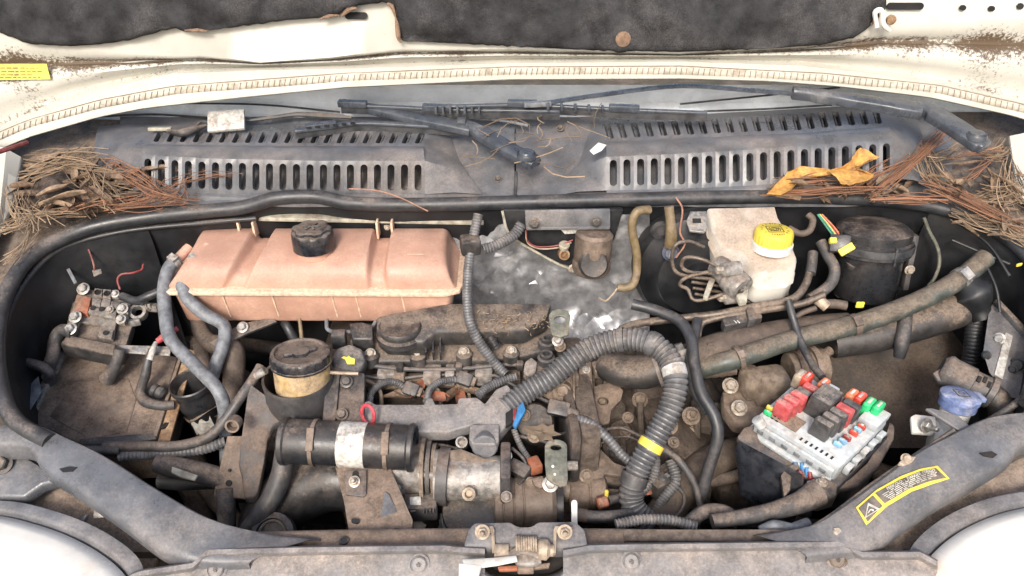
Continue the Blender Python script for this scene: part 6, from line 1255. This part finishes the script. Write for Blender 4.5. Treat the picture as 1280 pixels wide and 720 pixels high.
# ================================================================ leaf litter
def needles(name, n, reg, m, lab, hr, lr, r=.0007, dirb=None, bend=.3):
    b = MB()
    for i in range(n):
        px, py = reg(); h = random.uniform(*hr); p = Q(px,py,h); L = random.uniform(*lr)
        a = random.uniform(0, 2*math.pi) if dirb is None else random.gauss(dirb, .45)
        d = Vector((math.cos(a), math.sin(a), random.uniform(-.25,.25))).normalized(); s = Vector((-d.y, d.x, random.uniform(-.6,.6)))*random.uniform(-bend,bend)
        P = [p - d*L/2, p - d*L/6 + s*L*.25, p + d*L/6 + s*L*.25, p + d*L/2]
        b.tube(P, r*random.uniform(.6,1.4), 3, False)
    return tag(b.build(name, m), lab, 'plant litter', kind='stuff')
def greg(cx, cy, sx, sy, xr=None, yr=None):
    def f():
        while True:
            x, y = random.gauss(cx,sx), random.gauss(cy,sy)
            if (xr is None or xr[0] < x < xr[1]) and (yr is None or yr[0] < y < yr[1]): return x, y
    return f
def creg(px, py): return px, py
def bundles(name, m, lab, L, r, hr=(-.045,.0)):
    b = MB()
    for (x0,y0,x1,y1,n,spr,bow) in L:
        for i in range(int(n*1.5)):
            a = random.gauss(0,spr*1.2); c_ = random.gauss(0,spr*1.3); f0 = random.uniform(-.05,.35); f1 = random.uniform(.65,1.1); h0 = random.uniform(*hr); h1 = h0+random.uniform(-.012,.012); bw = random.gauss(bow, abs(bow)*.5+3)
            P = []
            for k in range(7):
                u = f0+(f1-f0)*k/6; v = 4*(k/6)*(1-k/6)
                dx, dy = x1-x0, y1-y0; l_ = math.hypot(dx,dy)
                P.append(Q(x0+dx*u - dy/l_*(bw*v+a*(1-u)+c_*u), y0+dy*u + dx/l_*(bw*v+a*(1-u)+c_*u)*.6, h0+(h1-h0)*u-.006*v))
            b.tube(P, r*random.uniform(.6,1.35), 4, False)
    return tag(b.build(name, m, ang=80), lab, 'plant litter', kind='stuff')
bundles('needle_litter', 'needle', 'reddish pine needles arching from the straw heap towards the lower vent slots', [(118,192,196,236,13,6,-8),(150,255,222,230,12,7,4),(185,238,300,214,7,6,-14),(60,264,170,246,10,5,-3),(140,222,240,252,9,6,6),(120,262,200,250,10,5,3),(190,215,225,255,7,8,16),(200,250,240,225,7,6,14)], .0007)
bundles('straw_litter', 'straw', 'grey brown straw and stems heaped on the wing corner under the yellow sticker', [(25,222,112,188,22,8,4),(30,200,130,200,16,8,-6),(20,272,100,262,18,6,3),(70,200,150,215,20,9,5),(110,200,140,262,20,10,5),(40,250,50,290,14,12,4),(15,230,35,285,16,8,4),(0,290,40,270,14,8,3),(95,215,150,250,18,12,8),(5,330,40,285,8,6,2)], .0008)
bundles('needle_litter', 'needle', 'red brown pine needle bundles heaped beside the yellow leaf', [(1085,246,1178,166,34,5,2),(1050,243,1140,196,12,6,-3),(1145,222,1285,290,22,5,-3),(955,243,1100,234,26,4,2),(962,230,1060,224,8,6,-5),(1185,198,1262,188,5,4,-2),(1205,224,1246,188,4,4,1),(1090,250,1180,250,14,4,-2)], .0008, (-.055,-.005))
bundles('straw_litter', 'straw', 'brown straw and bark shreds in the wing corner below the long wiper arm', [(1150,180,1180,235,26,7,4),(1230,195,1260,180,14,10,5),(1215,250,1285,235,24,12,5),(1240,270,1290,300,22,10,4),(1190,262,1250,285,16,8,3),(1160,200,1200,190,12,8,3),(1255,200,1285,260,18,10,5)], .0008)
needles('twig_litter', 26, greg(680,170,60,22,(560,790),(140,215)), 'straw', 'thin curved dry stems scattered over the cowl centre and wipers', (-.075,-.055), (.03,.09), .0009, None, .8)
needles('crumb_litter', 90, greg(640,402,35,8,(590,690),(385,420)), 'straw', 'pale straw crumbs scattered on the cam cover', (.080,.083), (.004,.010), .0008)
def leaf(px, py, h, L, W, m, lab, grp=None, rz=None, curl=.3, nm='dry_leaf'):
    p = Q(px,py,h); a = rz if rz is not None else random.uniform(0,6.28); tl = random.uniform(-.4,.4)
    M = Matrix.Translation(p) @ Matrix.Rotation(a,4,'Z') @ Matrix.Rotation(tl,4,'X') @ Matrix.Rotation(random.uniform(-.3,.3),4,'Y')
    rows = []; n = 9; ph = random.uniform(0,6)
    for i in range(n):
        u = i/(n-1); ww = W*math.sin(math.pi*min(1, u*.96+.03))**.8*(1-.25*u); r_ = []
        for j in range(5):
            v = (j-2)/2; z = curl*W*(v*v) + .12*L*math.sin(u*2.6+ph)*.5 + .06*W*math.sin(7*u+3*v+ph)
            r_.append(M @ Vector((L*(u-.5), ww/2*v*(1+.1*math.sin(9*u+ph)), z)))
        rows.append(r_)
    o = MB().loft(rows,(0,0,-.0006)).build(nm, m, ang=60); return tag(o, lab, 'leaf', grp)
for i in range(46):
    px, py = greg(95,232,55,22,(12,220),(190,282))(); leaf(px,py,random.uniform(-.05,.0),random.uniform(.035,.08),random.uniform(.010,.022),'dry_leaf' if i % 3 else 'dry_leaf_pale','curled brown dry leaf in the straw heap on the wing corner under the yellow sticker','dry leaves in the sticker side straw heap')
for i in range(64):
    px, py = (greg(1235,240,34,28,(1160,1290),(182,300)) if i % 2 else greg(1070,238,60,8,(955,1180),(205,248)))(); leaf(px,py,random.uniform(-.05,.0),random.uniform(.035,.07),random.uniform(.008,.018),'dry_leaf' if i % 3 else 'dry_leaf_pale','curled brown dry leaf in the litter below the long wiper arm','dry leaves below the long wiper arm')
for i, (px, py) in enumerate(((512,492),(522,486),(498,498),(545,498),(566,492),(575,500),(590,492))): leaf(px,py,.15,.05,.022,'fuse_terracotta' if i % 2 else 'dry_leaf','rusty brown leaf caught between fuel rail and loom tray','leaves caught under the fuel rail')
# maple-like yellow leaf
def lobed(px, py, h, s, m, lab, rz, nm):
    p = Q(px,py,h); out = [(-1.1,-.1),(-.6,-.28),(-.2,-.3),(.1,-.55),(.35,-.35),(.8,-.35),(.55,-.1),(1.0,.15),(.6,.2),(.5,.5),(.2,.32),(-.1,.42),(-.4,.2),(-.8,.12)]
    M = Matrix.Translation(p) @ Matrix.Rotation(rz,4,'Z') @ Matrix.Rotation(.55,4,'X'); rows = [[], [], []]
    for x, y in out:
        for k, f in enumerate((0, .55, 1.0)):
            X_, Y_ = x*f*s, y*f*s; rows[k].append(M @ Vector((X_, Y_, .35*abs(Y_)+.25*s*math.sin(x*f*2.4)*.35+.05*s*math.sin(9*f*y+4*x))))
    rows = [r_+[r_[0]] for r_ in rows]; o = MB().loft(rows,(0,0,-.0006)).build(nm, m, ang=80); return tag(o, lab, 'leaf')
def crumple(outl, h, m, lab, nm, amp=.010):
    # subdivided outline, rings to the centre, creased by noise
    O2 = []
    for (a, c_), (d_, e_) in zip(outl, outl[1:]+outl[:1]):
        for k in range(3): O2.append((a+(d_-a)*k/3+random.uniform(-.7,.7), c_+(e_-c_)*k/3+random.uniform(-.7,.7)))
    cx = sum(p[0] for p in O2)/len(O2); cy = sum(p[1] for p in O2)/len(O2); rows = []
    for f in (.04,.25,.5,.75,1.0):
        r_ = []
        for x, y in O2:
            X_, Y_ = cx+(x-cx)*f, cy+(y-cy)*f; r_.append(Q(X_, Y_, h - amp*mnoise.noise(Vector((X_*.06, Y_*.09, 3))) - amp*.6*abs(mnoise.noise(Vector((X_*.16, Y_*.2, 8)))) - amp*.8*f*f))
        rows.append(r_+[r_[0]])
    o = MB().loft(rows,(0,0,-.0007)).build(nm, m, ang=70); return tag(o, lab, 'leaf')
crumple([(1035,213),(1050,209),(1062,203),(1068,192),(1075,184),(1081,186),(1100,197),(1088,200),(1078,206),(1072,212),(1093,219),(1085,225),(1062,231),(1051,229),(1045,221)], -.060, 'yellow_leaf', 'large yellow crinkled dry leaf on the lower vent slots', 'yellow_leaf')
crumple([(958,242),(972,228),(985,215),(1000,208),(1036,211),(1042,217),(1012,221),(997,227),(990,237),(975,243)], -.045, 'yellow_leaf', 'ragged ochre leaf lying on the seal beside the large yellow leaf', 'ochre_leaf')
lobed(678,540,.09,.03,'straw','pale split dry leaf beside the blue connector',-.4,'split_leaf')
o = MB().tube(spline([Q(845,247,-.02),Q(853,262,-.014),Q(850,290,-.0),Q(856,305,.01),Q(845,322,.02)],6), .0016, 6).build('copper_wire','copper_wire'); tag(o, 'thin copper red twig hanging over the seal in front of the servo', 'twig')
o = MB().tube(spline([Q(436,236,-.03),Q(470,238,-.03),Q(500,247,-.02),Q(535,264,-.015)],6), .0012, 6).build('pine_needle','copper_wire'); tag(o, 'single long red pine needle lying across the seal above the tank', 'needle')
plate('paint_chip', [(737,188),(748,178),(758,181),(752,188),(742,193)], -.07,.001,'white_plastic',None,.0002,label='white scrap of paper on the cowl beside the vent slots',cat='paper')
# soil lump and stone in the left heap
for nm, px, py, s_, m_, lab in (('soil_clump',76,243,.040,'soil','dark crumbly soil lump in the middle of the straw heap'),('grey_stone',113,247,.024,'hose_dark','smooth grey lump beside the dark soil lump in the straw heap')):
    p = Q(px,py,-.005); o = MB().lathe(frame(p,UP), [(s_*.9,-.012),(s_,.0),(s_*.85,s_*.45),(s_*.5,s_*.75),(.001,s_*.85)], 28)
    for v in o.v: v += Vector((mnoise.noise(v*70),mnoise.noise(v*70+Vector((5,0,0))),mnoise.noise(v*70+Vector((0,5,0)))))*(.010 if nm == 'soil_clump' else .003)
    tag(o.build(nm,m_,ang=80), lab, 'soil' if nm == 'soil_clump' else 'stone')

# thin wiring draped through the bay
for m_, pts in (('hose_dark',[(455,470,.14),(490,474,.145),(530,470,.145),(575,468,.145),(630,470,.135)]),('rubber',[(620,470,.12),(650,486,.12),(676,498,.12),(700,510,.11)]),('hose_dark',[(648,545,.12),(680,552,.13),(712,560,.14),(735,558,.15)]),('rubber',[(715,515,.11),(725,530,.13),(728,550,.15),(722,575,.16)]),('hose_dark',[(745,540,.16),(775,535,.17),(800,545,.17),(835,560,.18),(850,590,.19)]),('rubber',[(760,560,.17),(790,580,.16),(812,590,.17),(830,610,.18)]),('hose_dark',[(480,548,.12),(520,556,.13),(548,556,.13),(575,562,.12)]),('rubber',[(640,560,.12),(655,575,.12),(660,592,.13),(648,606,.12)]),('hose_dark',[(840,600,.18),(855,620,.18),(850,640,.17),(830,655,.15)]),('rubber',[(690,545,.13),(710,540,.14),(730,530,.15),(752,532,.17)]),('hose_dark',[(430,545,.13),(420,530,.14),(395,530,.15),(372,535,.16)]),('rubber',[(985,375,.03),(992,400,.05),(1002,430,.06),(1015,455,.05),(1028,472,.04)])):
    hose('thin_wire', 'thin black wire draped among the engine parts', pts, 2.3 if pts[0][0] < 980 else 5, m_, cat='wire', group='thin wires among the engine parts', seg=8)
